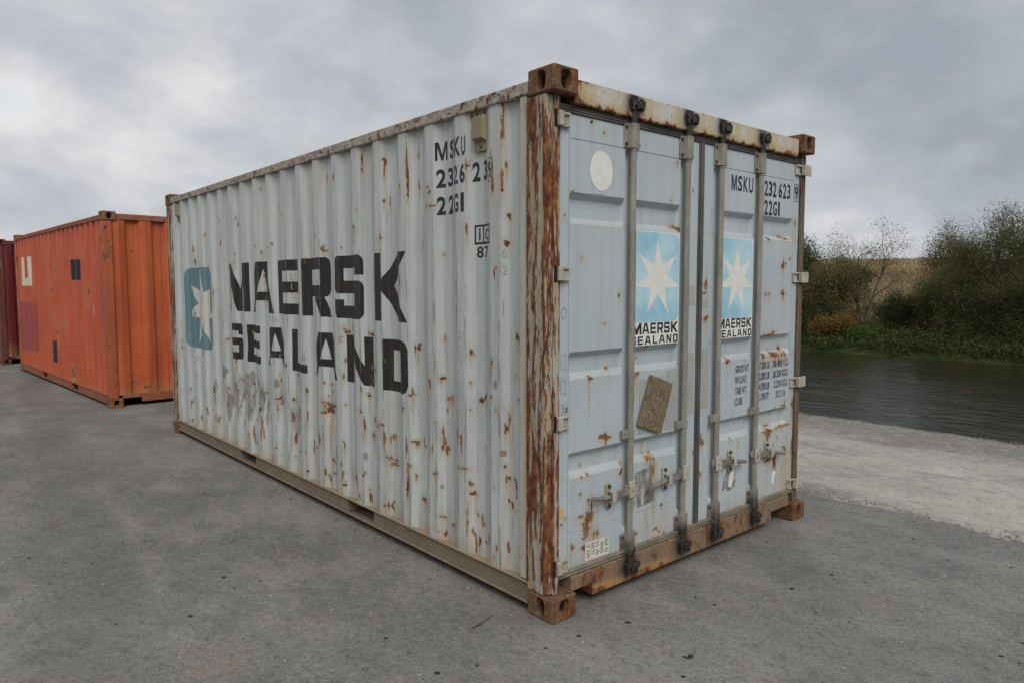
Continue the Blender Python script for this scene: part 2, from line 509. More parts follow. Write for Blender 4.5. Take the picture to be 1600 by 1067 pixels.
P['botrail'] = steel_rusty('bottom_rail_paint', (.155, .13, .095), (.185, .15, .11), -.12, 6, 1.0)
P['ledge'] = steel_rusty('dirty_ledge', (.23, .19, .14), (.28, .21, .15), -.06, 9, 1.0)
P['orange_rail'] = steel_rusty('orange_rail_paint', (.25, .07, .04), (.23, .09, .055), -.02, 6, 1.0, 1.1)
P['orange_casting'] = steel_rusty('orange_casting_rust', (.20, .09, .05), (.16, .09, .05), .05, 8, .8)

def simple(name, c1, c2, scale=20, rough=.7, spec=.3, bump=.2, dist=.004, v=(1, 1, 1), metal=0):
    m, n = material(name)
    f = n.noise(scale, 6, .65, n.map(v))
    col = n.mix(n.ss(f, .3, .7), c1, c2)
    n.out(col, rough, n.bump(f, bump, dist), spec=spec, metal=metal)
    return m
P['steel'] = None
def galv():
    m, n = material('galvanised_rod')
    f = n.noise(18, 6, .7, n.map((1, 1, .35)))
    k = n.noise(120, 4, .7)
    col = n.mix(n.ss(f, .35, .7), (.185, .175, .15), (.27, .255, .215))
    col = n.mix(n.m('MULTIPLY', n.ss(k, .5, .7), .35), col, (.46, .45, .41))
    col = n.mix(n.ss(n.noise(5, 7, .75, n.map((1, 1, .5), (4, 4, 4))), .64, .72), col, (.10, .075, .05))
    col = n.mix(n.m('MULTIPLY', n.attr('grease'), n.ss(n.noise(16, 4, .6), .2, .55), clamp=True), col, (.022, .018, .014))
    n.out(col, .62, n.bump(k, .3, .002), spec=.4, metal=.15)
    return m
P['steel'] = galv()
P['hinge'] = steel_rusty('hinge_paint', (.40, .41, .38), (.34, .30, .23), -.01, 26, .8)
P['handle'] = simple('handle_steel', (.11, .10, .085), (.23, .21, .18), 30, .6, .4, .3)
P['gasket'] = simple('rubber_gasket', (.055, .054, .052), (.105, .103, .098), 9, .75, .25, .25, .004, (1, 1, .4))
P['gasket_dark'] = simple('dark_rubber_gasket', (.05, .05, .051), (.105, .103, .102), 10, .6, .3, .2, .003, (1, 1, .3))
P['gasket_bottom'] = simple('dirty_rubber_gasket', (.13, .115, .09), (.22, .195, .15), 12, .85, .2, .3)
P['greasy'] = simple('greasy_steel', (.010, .009, .008), (.04, .032, .026), 40, .55, .4, .5)
P['bolt'] = simple('rusty_bolt', (.05, .025, .018), (.12, .05, .025), 60, .85, .2, .4)
P['dark'] = simple('dark_interior', (.012, .010, .009), (.025, .02, .016), 10, .9, .1)  # near-black; also stands in for shade in casting apertures and hinge slots
P['vent'] = simple('tan_vent_plastic', (.215, .175, .105), (.275, .23, .145), 14, .6, .35, .15, .003, (1, 1, .3))
P['board'] = None
def board():
    m, n = material('weathered_fibreboard')
    a = n.noise(60, 7, .75, n.map((1, 1, 1)))
    col = n.ramp(a, [(.3, (.075, .058, .036)), (.5, (.16, .125, .08)), (.7, (.25, .20, .13))])
    n.out(col, .95, n.bump(a, .9, .006), spec=.15)
    return m
P['board'] = board()
P['concretewall'] = simple('white_sticker', (.62, .62, .58), (.70, .70, .66), 30, .55, .3, .05)

def print_mat(name, c1, c2, wear=.3, chips=.6, scale=20, rough=.55, streak=.0):
    """thin printed layer, worn through in places (transparent = the paint below shows)"""
    m, n = material(name)
    f = n.noise(scale, 6, .7)
    col = n.mix(n.ss(n.noise(1, 4, .6, n.map((14, 14, .8))), .35, .65), c1, c2)
    wr = n.ss(n.noise(34, 6, .72, n.map((1, 1, .45), (2, 7, 1))), .70 - .18 * wear, .76 - .18 * wear)
    ed = n.m('MULTIPLY', n.attr('edge'), n.ss(n.noise(1, 6, .72, n.map((70, 70, 5.5), (.3, .9, 4.4))), .46, .56))
    ru = n.attr('rust')
    rr = n.ss(n.m('ADD', ru, n.m('MULTIPLY', n.m('SUBTRACT', n.noise(30, 7, .75, n.map((1, 1, .55))), .5), n.m('MINIMUM', n.m('MULTIPLY', ru, 6.0), 2.0))), .28, .5)
    al = n.m('MAXIMUM', n.m('MAXIMUM', n.m('MULTIPLY', wr, chips), n.m('MULTIPLY', ed, .75)), rr)
    def ex(sh, p):
        t = n.n('ShaderNodeBsdfTransparent')
        mx = n.n('ShaderNodeMixShader')
        n.put(mx.inputs[0], al)
        n.t.links.new(sh, mx.inputs[1]); n.t.links.new(t.outputs[0], mx.inputs[2])
        return mx.outputs[0]
    n.out(col, rough, None, spec=.3, extra=ex)
    return m
P['black'] = print_mat('worn_black_lettering', (.016, .015, .014), (.032, .027, .022), .35, .55)
P['black_small'] = print_mat('small_black_lettering', (.016, .018, .024), (.028, .03, .038), .1, .6)
P['faint'] = print_mat('faded_black_lettering', (.04, .045, .05), (.075, .08, .09), .75, .85)
P['teal'] = print_mat('faded_teal_paint', (.085, .17, .205), (.125, .22, .25), .3, .5)
P['cream'] = print_mat('cream_star_paint', (.46, .45, .40), (.52, .51, .46), .1, .5)
P['skyblue'] = None
def sticker_blue():
    m, n = material('sun_bleached_blue_sticker')
    a = n.noise(3.2, 6, .62)
    b = n.noise(22, 5, .7, n.map((1, 1, .4), (1, 2, 3)))
    col = n.mix(n.ss(a, .36, .62), (.24, .46, .58), (.42, .60, .66))
    col = n.mix(n.m('MULTIPLY', n.ss(b, .55, .72), .4), col, (.58, .66, .67))
    n.out(col, .5, None, spec=.35)
    return m
P['skyblue'] = sticker_blue()
P['white'] = simple('white_vinyl', (.60, .60, .57), (.67, .67, .64), 25, .5, .3, .04)
P['yellow'] = simple('yellow_sticker', (.50, .33, .10), (.58, .40, .15), 25, .6)
P['paper'] = simple('paper_label', (.52, .50, .42), (.60, .58, .50), 40, .7)
P['greytape'] = simple('grey_paint_patch', (.29, .30, .29), (.33, .34, .325), 12, .6, .3, .05)
P['scratchtape'] = None
def scratched():
    m, n = material('scraped_sticker_residue')
    a = n.noise(40, 7, .75, n.map((1, 1, .3)))
    n.out(n.ramp(a, [(.35, (.11, .115, .11)), (.52, (.20, .20, .19)), (.68, (.42, .43, .42))]), .8, n.bump(a, .3, .002), spec=.2)
    return m
P['scratchtape'] = scratched()
P['pencil'] = simple('pen_line', (.25, .275, .285), (.31, .335, .345), 60, .7, .2, 0)
P['purple'] = print_mat('purple_paint_patch', (.27, .055, .05), (.31, .065, .05), .1, .3)
P['blackpatch'] = print_mat('black_paint_patch', (.018, .016, .016), (.032, .026, .024), .1, .3)
P['creamletter'] = print_mat('cream_lettering', (.55, .48, .36), (.62, .55, .43), .1, .3)

# ---- ground
def asphalt():
    m, n = material('weathered_asphalt')
    big = n.noise(.35, 4, .6)
    mid = n.noise(2.2, 5, .65, n.map((1.0, .55, 1), rot=(0, 0, .75)))
    md2 = n.noise(7.5, 5, .7, n.map((1.0, .6, 1), rot=(0, 0, .75)))
    g1 = n.noise(28, 4, .7, n.map((1.0, .75, 1), rot=(0, 0, .75)))
    g2 = n.noise(75, 3, .7)
    col = n.mix(n.ss(big, .32, .68), (.142, .138, .131), (.210, .203, .192))
    col = n.mix(n.m('MULTIPLY', n.ss(mid, .44, .66), .65), col, (.262, .252, .234))
    col = n.mix(n.m('MULTIPLY', n.ss(n.noise(1.1, 6, .65, n.map((1, 1, 1), (4, 8, 0))), .52, .70), .55), col, (.098, .095, .092))
    col = n.mix(n.m('MULTIPLY', n.ss(md2, .5, .72), .38), col, (.085, .082, .079))
    col = n.mix(n.m('MULTIPLY', n.ss(md2, .48, .3), .30), col, (.27, .262, .245))
    col = n.mix(n.m('MULTIPLY', n.ss(n.noise(1.7, 5, .6, n.map((1, 1, 1), (11, 3, 0))), .60, .70), n.ss(n.noise(14, 4, .6), .36, .58, 0, .55)), col, (.25, .195, .15))
    col = n.mix(n.m('MULTIPLY', n.ss(g1, .52, .70), .46), col, (.052, .050, .049))
    col = n.mix(n.m('MULTIPLY', n.ss(g1, .46, .30), .42), col, (.34, .33, .31))
    col = n.mix(n.m('MULTIPLY', n.ss(g2, .54, .70), .55), col, (.045, .044, .043))
    col = n.mix(n.m('MULTIPLY', n.ss(g2, .44, .30), .40), col, (.38, .37, .35))
    ch = n.vor(24); chc = n.xyz(n.vor(24, out='Color'))
    col = n.mix(n.m('MULTIPLY', n.m('LESS_THAN', chc[0], .018), n.ss(ch, .20, .13)), col, (.40, .39, .36))
    col = n.mix(n.m('MULTIPLY', n.m('GREATER_THAN', chc[1], .988), n.ss(ch, .30, .18)), col, (.03, .029, .028))
    for (off, rz_, amt) in ((1.75, .10, .26), (3.45, .10, .22), (-1.2, .9, .14), (2.6, -.25, .12)):
        tx = n.xyz(n.map((1, 1, 1), (off, 0, 0), rot=(0, 0, rz_)))[0]
        tb = n.ss(n.m('ABSOLUTE', n.m('ADD', tx, n.m('MULTIPLY', n.m('SUBTRACT', big, .5), .5))), .30, .10)
        col = n.mix(n.m('MULTIPLY', n.m('MULTIPLY', tb, n.ss(mid, .3, .55)), amt), col, (.07, .068, .066))
    cr = n.noise(5, 7, .7, n.map((1, 3.0, 1), rot=(0, 0, .9)), 1.0)
    crm = n.ss(n.m('ABSOLUTE', n.m('SUBTRACT', cr, .5)), .014, .0)
    col = n.mix(n.m('MULTIPLY', n.m('MULTIPLY', crm, n.ss(n.noise(.9, 3, .5, n.map((1, 1, 1), (5, 5, 5))), .5, .62)), .7), col, (.05, .048, .046))
    h = n.m('ADD', n.m('MULTIPLY', g1, -.9), n.m('ADD', n.m('MULTIPLY', g2, -.5), n.m('MULTIPLY', md2, -.8)))
    n.out(col, .9, n.bump(h, .9, .014), spec=.22)
    return m
P['asphalt'] = asphalt()
def concrete():
    m, n = material('worn_quay_concrete')
    x, y, z = n.xyz()
    big = n.noise(.8, 5, .62, n.map((1, .5, 1)))
    mid = n.noise(4.5, 6, .72, n.map((1, .5, 1)))
    g1 = n.noise(20, 5, .72, n.map((1, .6, 1)))
    g2 = n.noise(60, 4, .7)
    col = n.mix(n.ss(big, .34, .64), (.29, .27, .245), (.40, .37, .335))
    col = n.mix(n.m('MULTIPLY', n.ss(mid, .5, .66), .65), col, (.47, .445, .41))
    col = n.mix(n.m('MULTIPLY', n.ss(n.noise(2.0, 7, .7, n.map((1, .45, 1), (7, 7, 0))), .52, .64), .75), col, (.19, .18, .168))
    ww = n.ss(n.m('ADD', x, n.m('MULTIPLY', n.m('SUBTRACT', mid, .5), 2.4)), 5.0, 5.9)
    col = n.mix(n.m('MULTIPLY', ww, .8), col, n.mix(g1, (.10, .098, .094), (.21, .205, .195)))
    moss = n.ss(n.m('ADD', x, n.m('MULTIPLY', n.m('SUBTRACT', n.noise(7, 6, .7), .5), .6)), 6.38, 6.54)
    col = n.mix(n.m('MULTIPLY', moss, n.ss(n.noise(11, 5, .7), .3, .55)), col, n.mix(g2, (.05, .045, .016), (.17, .135, .05)))
    col = n.mix(n.m('MULTIPLY', n.ss(g1, .54, .70), .5), col, (.54, .52, .48))
    col = n.mix(n.m('MULTIPLY', n.ss(g1, .46, .30), .55), col, (.11, .10, .092))
    col = n.mix(n.m('MULTIPLY', n.ss(g2, .45, .30), .5), col, (.10, .095, .088))
    col = n.mix(n.m('MULTIPLY', n.ss(g2, .56, .70), .4), col, (.62, .59, .55))
    h = n.m('ADD', n.m('MULTIPLY', g2, .6), n.m('ADD', n.m('MULTIPLY', g1, .8), n.m('MULTIPLY', mid, .8)))
    n.out(col, .92, n.bump(h, .85, .014), spec=.2)
    return m
P['concrete'] = concrete()
def water():
    m, n = material('dark_river_water')
    a = n.noise(1.0, 4, .55, n.map((1.7, .55, 1), rot=(0, 0, -.25)), .6)
    b = n.noise(4.2, 4, .6, n.map((1.5, .6, 1), rot=(0, 0, .2)), .5)
    c = n.noise(.28, 2, .5)
    h = n.m('ADD', n.m('MULTIPLY', a, .55), n.m('ADD', n.m('MULTIPLY', b, .46), n.m('MULTIPLY', n.noise(11, 3, .6, n.map((1.3, .8, 1), rot=(0, 0, .5))), .10)))
    h = n.m('MULTIPLY', h, n.ss(c, .2, .75, .5, 1.15))
    p = n.out((.018, .016, .010), .05, n.bump(h, .60, .11), spec=.5)
    p.inputs['IOR'].default_value = 1.33
    return m
P['water'] = water()
def bank_soil():
    m, n = material('grassy_bank')
    x, y, z = n.xyz()
    a = n.noise(1.2, 6, .65); b = n.noise(9, 6, .7); c = n.noise(.16, 5, .6, n.map((2.5, .5, 1)))
    dry = n.mix(n.ss(b, .3, .7), (.17, .12, .062), (.28, .21, .115))
    dry = n.mix(n.m('MULTIPLY', n.ss(c, .45, .6), .8), dry, (.15, .085, .042))
    dry = n.mix(n.m('MULTIPLY', n.ss(n.noise(.12, 4, .6, n.map((4, .3, 1), (3, 0, 0))), .58, .66), .7), dry, (.40, .33, .21))
    green = n.mix(n.ss(a, .35, .65), (.022, .03, .011), (.055, .062, .02))
    f = n.ss(n.m('ADD', x, n.m('MULTIPLY', n.m('SUBTRACT', a, .5), 5.0)), 24.5, 28)
    n.out(n.mix(f, green, dry), .95, n.bump(b, .8, .08), spec=.1)
    return m
P['bank'] = bank_soil()

def leaf_mat(name, dark, light, trans=.25):
    m, n = material(name)
    t = n.attr('tint')
    col = n.mix(t, dark, light)
    p = n.n('ShaderNodeBsdfPrincipled')
    n.put(p.inputs['Base Color'], col); p.inputs['Roughness'].default_value = .6
    p.inputs['Specular IOR Level'].default_value = .25
    tr = n.n('ShaderNodeBsdfTranslucent')
    n.put(tr.inputs[0], n.mix(.5, col, light))
    mx = n.n('ShaderNodeMixShader'); mx.inputs[0].default_value = trans
    o = n.n('ShaderNodeOutputMaterial')
    n.t.links.new(p.outputs[0], mx.inputs[1]); n.t.links.new(tr.outputs[0], mx.inputs[2]); n.t.links.new(mx.outputs[0], o.inputs[0])
    return m
P['leaf_willow'] = leaf_mat('willow_leaves', (.04, .046, .016), (.165, .16, .06))
P['leaf_dark'] = leaf_mat('dark_leaves', (.020, .034, .012), (.065, .085, .025))
P['leaf_olive'] = leaf_mat('olive_leaves', (.075, .072, .022), (.22, .195, .075))
P['leaf_green'] = leaf_mat('green_leaves', (.030, .055, .010), (.095, .135, .022))
P['leaf_autumn'] = leaf_mat('autumn_leaves', (.10, .06, .016), (.24, .15, .035))
P['leaf_under'] = leaf_mat('undergrowth_leaves', (.026, .038, .012), (.095, .105, .03))
P['straw'] = leaf_mat('dry_grass', (.105, .068, .036), (.42, .33, .19), .15)
P['bark'] = simple('grey_bark', (.045, .038, .028), (.10, .085, .06), 12, .9, .15, .6, .01, (1, 1, .3))
P['stone'] = simple('grey_stone', (.13, .125, .12), (.30, .29, .27), 15, .9, .2, .4)
P['mud'] = simple('dark_mud', (.022, .020, .018), (.05, .045, .04), 30, .9, .2, .5)
P['twig'] = simple('twig_bark', (.03, .022, .016), (.08, .06, .045), 30, .9, .2, .4)
# ------------------------------------------------------------------ setting: yard, quay, river, far bank
def ground_yard():
    rng = np.random.default_rng(3)
    ys = np.concatenate([[-400, -60, -12], np.arange(-6, 14, .035), [14.2, 30, 60, 400]])
    ex = 3.05 + .07 * (vnoise(ys * .7, ys * 0, 1) - .5) + .05 * (vnoise(ys * 3.1, ys * 0, 2) - .5) + .06 * (vnoise(ys * 11, ys * 0, 3) - .5) + .025 * (vnoise(ys * 28, ys * 0, 7) - .5)
    rows = [np.stack([np.full_like(ys, -500), ys, 0 * ys], 1), np.stack([np.full_like(ys, 2.6), ys, 0 * ys], 1),
            np.stack([ex - .05, ys, 0 * ys], 1), np.stack([ex - .012, ys, 0 * ys - .004], 1), np.stack([ex + .02, ys, 0 * ys - .026], 1)]
    n = len(ys)
    F = []
    for r in range(4):
        i = np.arange(n - 1) + r * n
        F.append(np.stack([i, i + n, i + n + 1, i + 1], 1))
    return tag(mesh_np('asphalt_yard', np.concatenate(rows), np.concatenate(F), P['asphalt'], smooth=True), kind='structure')
ground_yard()

def quay():
    ys = np.concatenate([[-400, -60, -12], np.arange(-6, 16, .06), [17, 30, 60, 400]])
    prof = [(2.5, -.018), (4.4, -.02), (5.6, -.026), (6.3, -.032), (6.46, -.036), (6.56, -.05), (6.62, -.085), (6.65, -.16), (6.655, -.30), (6.66, -3.0)]
    rows = []
    for k, (x, z) in enumerate(prof):
        a = 1.0 if 4 <= k <= 8 else 0.0
        nx = a * (.10 * (vnoise(ys * 1.4, ys * 0 + k * .35, 5) - .5) + .05 * (vnoise(ys * 6, ys * 0 + k * .6, 6) - .5))
        nz = a * .03 * (vnoise(ys * 5, ys * 0 + k * .8, 9) - .5) if k < 8 else 0
        rows.append(np.stack([x + nx + 0 * ys, ys, z + nz + 0 * ys], 1))
    n = len(ys); F = []
    for r in range(len(prof) - 1):
        i = np.arange(n - 1) + r * n
        F.append(np.stack([i, i + n, i + n + 1, i + 1], 1))
    return tag(mesh_np('concrete_quay', np.concatenate(rows), np.concatenate(F), P['concrete'], smooth=True), kind='structure')
quay()

WATER_Z = -.5
tag(mesh_np('river_water', [(6.5, -400, WATER_Z), (23, -400, WATER_Z), (23, 400, WATER_Z), (6.5, 400, WATER_Z)], [[0, 1, 2, 3]], P['water']), kind='structure')

def bank_h(x, y):
    h = np.interp(x, [19.0, 19.9, 20.25, 20.6, 21.6, 24, 27, 40, 58, 66, 90, 600], [-1.6, -.9, -.42, -.28, -.08, .12, .35, 1.62, 3.42, 3.5, 3.0, 1.0])
    h = h + np.clip((x - 24) / 20, 0, 1) * .5 * (vnoise(x * .09, y * .07, 11) - .5) + np.clip((x - 20.2) / 2, 0, 1) * .22 * (vnoise(x * .9, y * .8, 12) - .5)
    h = h + np.clip((x - 52) / 8, 0, 1) * .35 * (vnoise(y * .35, x * .05, 13) - .5)
    return h
def far_bank():
    xs = np.concatenate([[6.4, 15], np.arange(19, 28, .3), np.arange(28, 70, 1.0), [75, 90, 140, 250, 600]])
    ys = np.concatenate([[-500, -250, -120, -60], np.arange(-30, 60, .8), [65, 80, 120, 250, 500]])
    X, Y = np.meshgrid(xs, ys, indexing='ij')
    wob = .22 * (vnoise(Y * .5, Y * 0, 21) - .5) + .12 * (vnoise(Y * 2.1, Y * 0, 22) - .5)
    Z = bank_h(X + wob, Y)
    Z[X < 18] = -2.6
    V = np.stack([X, Y, Z], -1).reshape(-1, 3)
    nx, ny = X.shape
    i = (np.arange(nx - 1)[:, None] * ny + np.arange(ny - 1)[None]).ravel()
    F = np.stack([i, i + ny, i + ny + 1, i + 1], 1)
    return tag(mesh_np('far_bank_terrain', V, F, P['bank'], smooth=True), kind='structure')
far_bank()

# loose stones: denser along the broken edge of the asphalt
def stones(name, pts, sizes, mat, label, cat, flat=.6, seed=1):
    rng = np.random.default_rng(seed)
    ico = np.array([(0, 0, 1), (.89, 0, .45), (.28, .85, .45), (-.72, .53, .45), (-.72, -.53, .45), (.28, -.85, .45), (.72, .53, -.45), (-.28, .85, -.45), (-.89, 0, -.45), (-.28, -.85, -.45), (.72, -.53, -.45), (0, 0, -1)], float)
    tri = np.array([(0,1,2),(0,2,3),(0,3,4),(0,4,5),(0,5,1),(1,6,2),(2,7,3),(3,8,4),(4,9,5),(5,10,1),(6,7,2),(7,8,3),(8,9,4),(9,10,5),(10,6,1),(11,7,6),(11,8,7),(11,9,8),(11,10,9),(11,6,10)])
    n = len(pts)
    V = ico[None] * rng.uniform(.65, 1.2, (n, 12, 1))
    sc = np.stack([np.ones(n), rng.uniform(.55, 1, n), np.full(n, flat) * rng.uniform(.7, 1.2, n)], 1)
    V = V * (sc * sizes[:, None])[:, None]
    a = rng.uniform(0, 6.28, n); c, s = np.cos(a)[:, None], np.sin(a)[:, None]
    V = np.stack([V[..., 0] * c - V[..., 1] * s, V[..., 0] * s + V[..., 1] * c, V[..., 2]], -1) + pts[:, None]
    F = (tri[None] + (np.arange(n) * 12)[:, None, None]).reshape(-1, 3)
    return tag(mesh_np(name, V.reshape(-1, 3), F, mat), label, cat, kind='stuff')
rng = np.random.default_rng(8)
n1 = 1500
p1 = np.stack([3.06 + rng.normal(0, .07, n1), rng.uniform(-4, 4, n1), np.full(n1, -.012)], 1)
n2 = 1300
ya = rng.uniform(-2.2, 6, n2)
p2 = np.stack([rng.uniform(-5.5, 3.0, n2), ya, np.zeros(n2)], 1)
keep = ~((p2[:, 0] > -.02) & (p2[:, 0] < 2.46) & (p2[:, 1] > -.02))
p2 = p2[keep]
nb = 1500
yb = rng.uniform(.2, 6.0, nb)
p4 = np.stack([-.01 - np.abs(rng.normal(0, .06, nb)), yb, np.zeros(nb)], 1)
nd = 500
p5 = np.stack([rng.uniform(.1, 2.4, nd), .03 - np.abs(rng.normal(0, .06, nd)), np.zeros(nd)], 1)
n6 = 1400
p6 = np.stack([6.50 - np.abs(rng.normal(0, .10, n6)), rng.uniform(-2, 6, n6), np.full(n6, -.036)], 1)
pp = np.concatenate([p1, p2, p4, p5, p6])
ss = np.concatenate([rng.uniform(.003, .010, n1), rng.uniform(.002, .0055, len(p2)), rng.uniform(.002, .006, nb), rng.uniform(.002, .006, nd), rng.uniform(.004, .016, n6)])
stones('loose_gravel', pp, ss, P['stone'], 'loose grey grit and small stones scattered on the asphalt', 'gravel', seed=5)
n3 = 64
p3 = np.stack([rng.uniform(-4.5, .2, n3), rng.uniform(-1.7, 5.0, n3), np.full(n3, .001)], 1)
p3 = p3[~((p3[:, 0] > -.06) & (p3[:, 1] > -.06))]
p3b = np.stack([rng.uniform(.2, 2.8, 16), rng.uniform(-2.0, -.15, 16), np.full(16, .001)], 1)
p3 = np.concatenate([p3, p3b])
stones('mud_crumbs', p3, rng.uniform(.007, .020, len(p3)), P['mud'], 'small dark crumbs of mud trodden into the asphalt', 'mud', flat=.22, seed=9)
# ------------------------------------------------------------------ shipping containers
CL, CW, CH = 6.058, 2.438, 2.591

def casting_mesh(sx, sy, sz):
    """ISO corner casting with oval apertures; sx, sy, sz = outward signs; origin at the outer corner"""
    a, b, c = .162, .178, .118
    V = []; F = []
    bv = .007
    lo = np.array([0, 0, 0.]); hi = np.array([a, b, c])
    def face(ax, side, hole):
        u, v = [(1, 2), (0, 2), (0, 1)][ax]
        n = 32
        U0, U1, V0, V1 = lo[u] + bv, hi[u] - bv, lo[v] + bv, hi[v] - bv
        cu, cv = (U0 + U1) / 2, (V0 + V1) / 2
        outer = []
        for k in range(n):
            q = 2 * PI * (k + .5) / n
            dx_, dy_ = math.cos(q), math.sin(q)
            s_ = min((U1 - U0) / 2 / max(abs(dx_), 1e-9), (V1 - V0) / 2 / max(abs(dy_), 1e-9))
            outer.append((cu + dx_ * s_, cv + dy_ * s_))
        for cx_, cy_ in ((U1, V1), (U0, V1), (U0, V0), (U1, V0)):
            k = min(range(n), key=lambda i: (outer[i][0] - cx_) ** 2 + (outer[i][1] - cy_) ** 2)
            outer[k] = (cx_, cy_)
        base = len(V)
        pos = lo[ax] if side == 0 else hi[ax]
        inn = 1 if side == 0 else -1
        def put(uv, d):
            p = [0, 0, 0]; p[u], p[v], p[ax] = uv[0], uv[1], pos + inn * d
            V.append(tuple(p))
        for p in outer: put(p, 0)
        if not hole:
            F.append(list(range(base, base + n))); return
        hw, hh = hole
        def ring(g, d):
            for k in range(n):
                q = 2 * PI * (k + .5) / n
                e = 2 / 2.9
                put((cu + (hw + g) * math.copysign(abs(math.cos(q)) ** e, math.cos(q)), cv + (hh + g) * math.copysign(abs(math.sin(q)) ** e, math.sin(q))), d)
        ring(.004, 0); ring(0, .004); ring(-.003, .038)
        for r in range(3):
            for k in range(n):
                k2 = (k + 1) % n
                F.append([base + r * n + k, base + r * n + k2, base + (r + 1) * n + k2, base + (r + 1) * n + k])
        F.append(list(range(base + 3 * n, base + 4 * n)))
    holes = {0: (.030, .043), 1: (.033, .043), 2: (.032, .060)}
    for ax in range(3):
        face(ax, 0, holes[ax] if True else None)
        face(ax, 1, None)
    # chamfers
    def cpt(ix, ax):
        return tuple((lo[k] if ix[k] == 0 else hi[k]) + (0 if k == ax else (bv if ix[k] == 0 else -bv)) for k in range(3))
    base = len(V); ii = {}
    for i in (0, 1):
        for j in (0, 1):
            for k in (0, 1):
                for ax in range(3):
                    ii[(i, j, k, ax)] = len(V); V.append(cpt((i, j, k), ax))
    for p in (0, 1):
        for q in (0, 1):
            F.append([ii[(p, q, 0, 0)], ii[(p, q, 1, 0)], ii[(p, q, 1, 1)], ii[(p, q, 0, 1)]])
            F.append([ii[(p, 0, q, 0)], ii[(p, 1, q, 0)], ii[(p, 1, q, 2)], ii[(p, 0, q, 2)]])
            F.append([ii[(0, p, q, 1)], ii[(1, p, q, 1)], ii[(1, p, q, 2)], ii[(0, p, q, 2)]])
            for k in (0, 1):
                F.append([ii[(p, q, k, 0)], ii[(p, q, k, 1)], ii[(p, q, k, 2)]])
    # map so that the apertures face outwards
    V = [(p[0] * -sx, p[1] * -sy, p[2] * -sz) for p in V]
    return V, F

def castings(root, mat):
    for x, sx in ((0, -1), (CW, 1)):
        for y, sy in ((0, -1), (CL, 1)):
            for z, sz in ((0, -1), (CH, 1)):
                V, F = casting_mesh(sx, sy, sz)
                o_ = MB().add([(p[0] + x, p[1] + y, p[2] + z) for p in V], F).build('corner_casting', mat, root)
                o_.data.materials.append(P['dark'])
                for pg in o_.data.polygons:      # blind back of each aperture, coloured dark for the shade inside
                    c_ = pg.center
                    if len(pg.vertices) == 32 and .03 < min(abs(c_.x - x), abs(c_.y - y), abs(c_.z - z)) < .05: pg.material_index = 1

PITCH = .284
def corr(t, y0, xp, xr, pts=(0, .068, .144, .212, .284)):
    """smoothed trapezoid profile along t"""
    t = np.asarray(t, float); acc = 0
    for o_ in (-.010, -.005, 0, .005, .010):
        q = np.mod(t + o_ - y0, pts[-1])
        acc = acc + np.interp(q, pts, [xp, xr, xr, xp, xp])
    return acc / 5

def grid_mesh(name, A, B, fn, mat, parent, attrs=None, flip=False):
    """A, B 1-d coordinates -> fn(A2, B2) xyz"""
    X, Y = np.meshgrid(A, B, indexing='ij')
    V = np.stack(fn(X, Y), -1).reshape(-1, 3)
    na, nb = len(A), len(B)
    i = (np.arange(na - 1)[:, None] * nb + np.arange(nb - 1)[None]).ravel()
    F = np.stack([i, i + 1, i + nb + 1, i + nb], 1) if flip else np.stack([i, i + nb, i + nb + 1, i + 1], 1)
    return mesh_np(name, V, F, mat, parent, smooth=True, attrs=attrs(X, Y) if attrs else None)

def splat(X, Z, spots, drip_w=.55, k=.62):
    r = np.zeros(X.shape); st = np.zeros(X.shape)
    for (sx, sz, w_, h_, d_) in spots:
        w_, h_ = max(w_ * k, .0045), max(h_ * k * 1.06, .005)
        i0, i1 = np.searchsorted(X[:, 0], [sx - 4 * w_ - .06, sx + 4 * w_ + .06])
        j0, j1 = np.searchsorted(Z[0], [sz - 4 * h_ - d_ * 2 - .05, sz + 4 * h_ + .05])
        if i1 <= i0 or j1 <= j0: continue
        x = X[i0:i1, j0:j1]; z = Z[i0:i1, j0:j1]
        wob = .5 * w_ * (vnoise(z * 28, x * 0 + sx * 91, 31) - .5) * 2
        e = (((x - sx + wob) / w_) ** 2 + ((z - sz) / h_) ** 2) * (.45 + 1.3 * vnoise(x * 95 + 7, z * 70, 32)) * (.6 + .8 * vnoise(x * 40, z * 33 + 9, 33))
        am = .62 + .5 * ((sx * 37.7 + sz * 91.3) % 1.0)
        r[i0:i1, j0:j1] = np.maximum(r[i0:i1, j0:j1], am * np.exp(-e * .6))
        if d_ > .015:
            dd = d_ * 2.2
            g = np.exp(-((x - sx + .3 * wob) / (w_ * drip_w + .004)) ** 2) * sstep(sz - z, -.01, .01) * (1 - sstep(sz - z, dd * .2, dd))
            st[i0:i1, j0:j1] = np.maximum(st[i0:i1, j0:j1], g)
        e2 = ((x - sx) / (w_ * 2 + .01)) ** 2 + ((z - sz + h_ * .6) / (h_ * 2.2 + .012)) ** 2
        st[i0:i1, j0:j1] = np.maximum(st[i0:i1, j0:j1], .6 * np.exp(-e2))
    return r, st

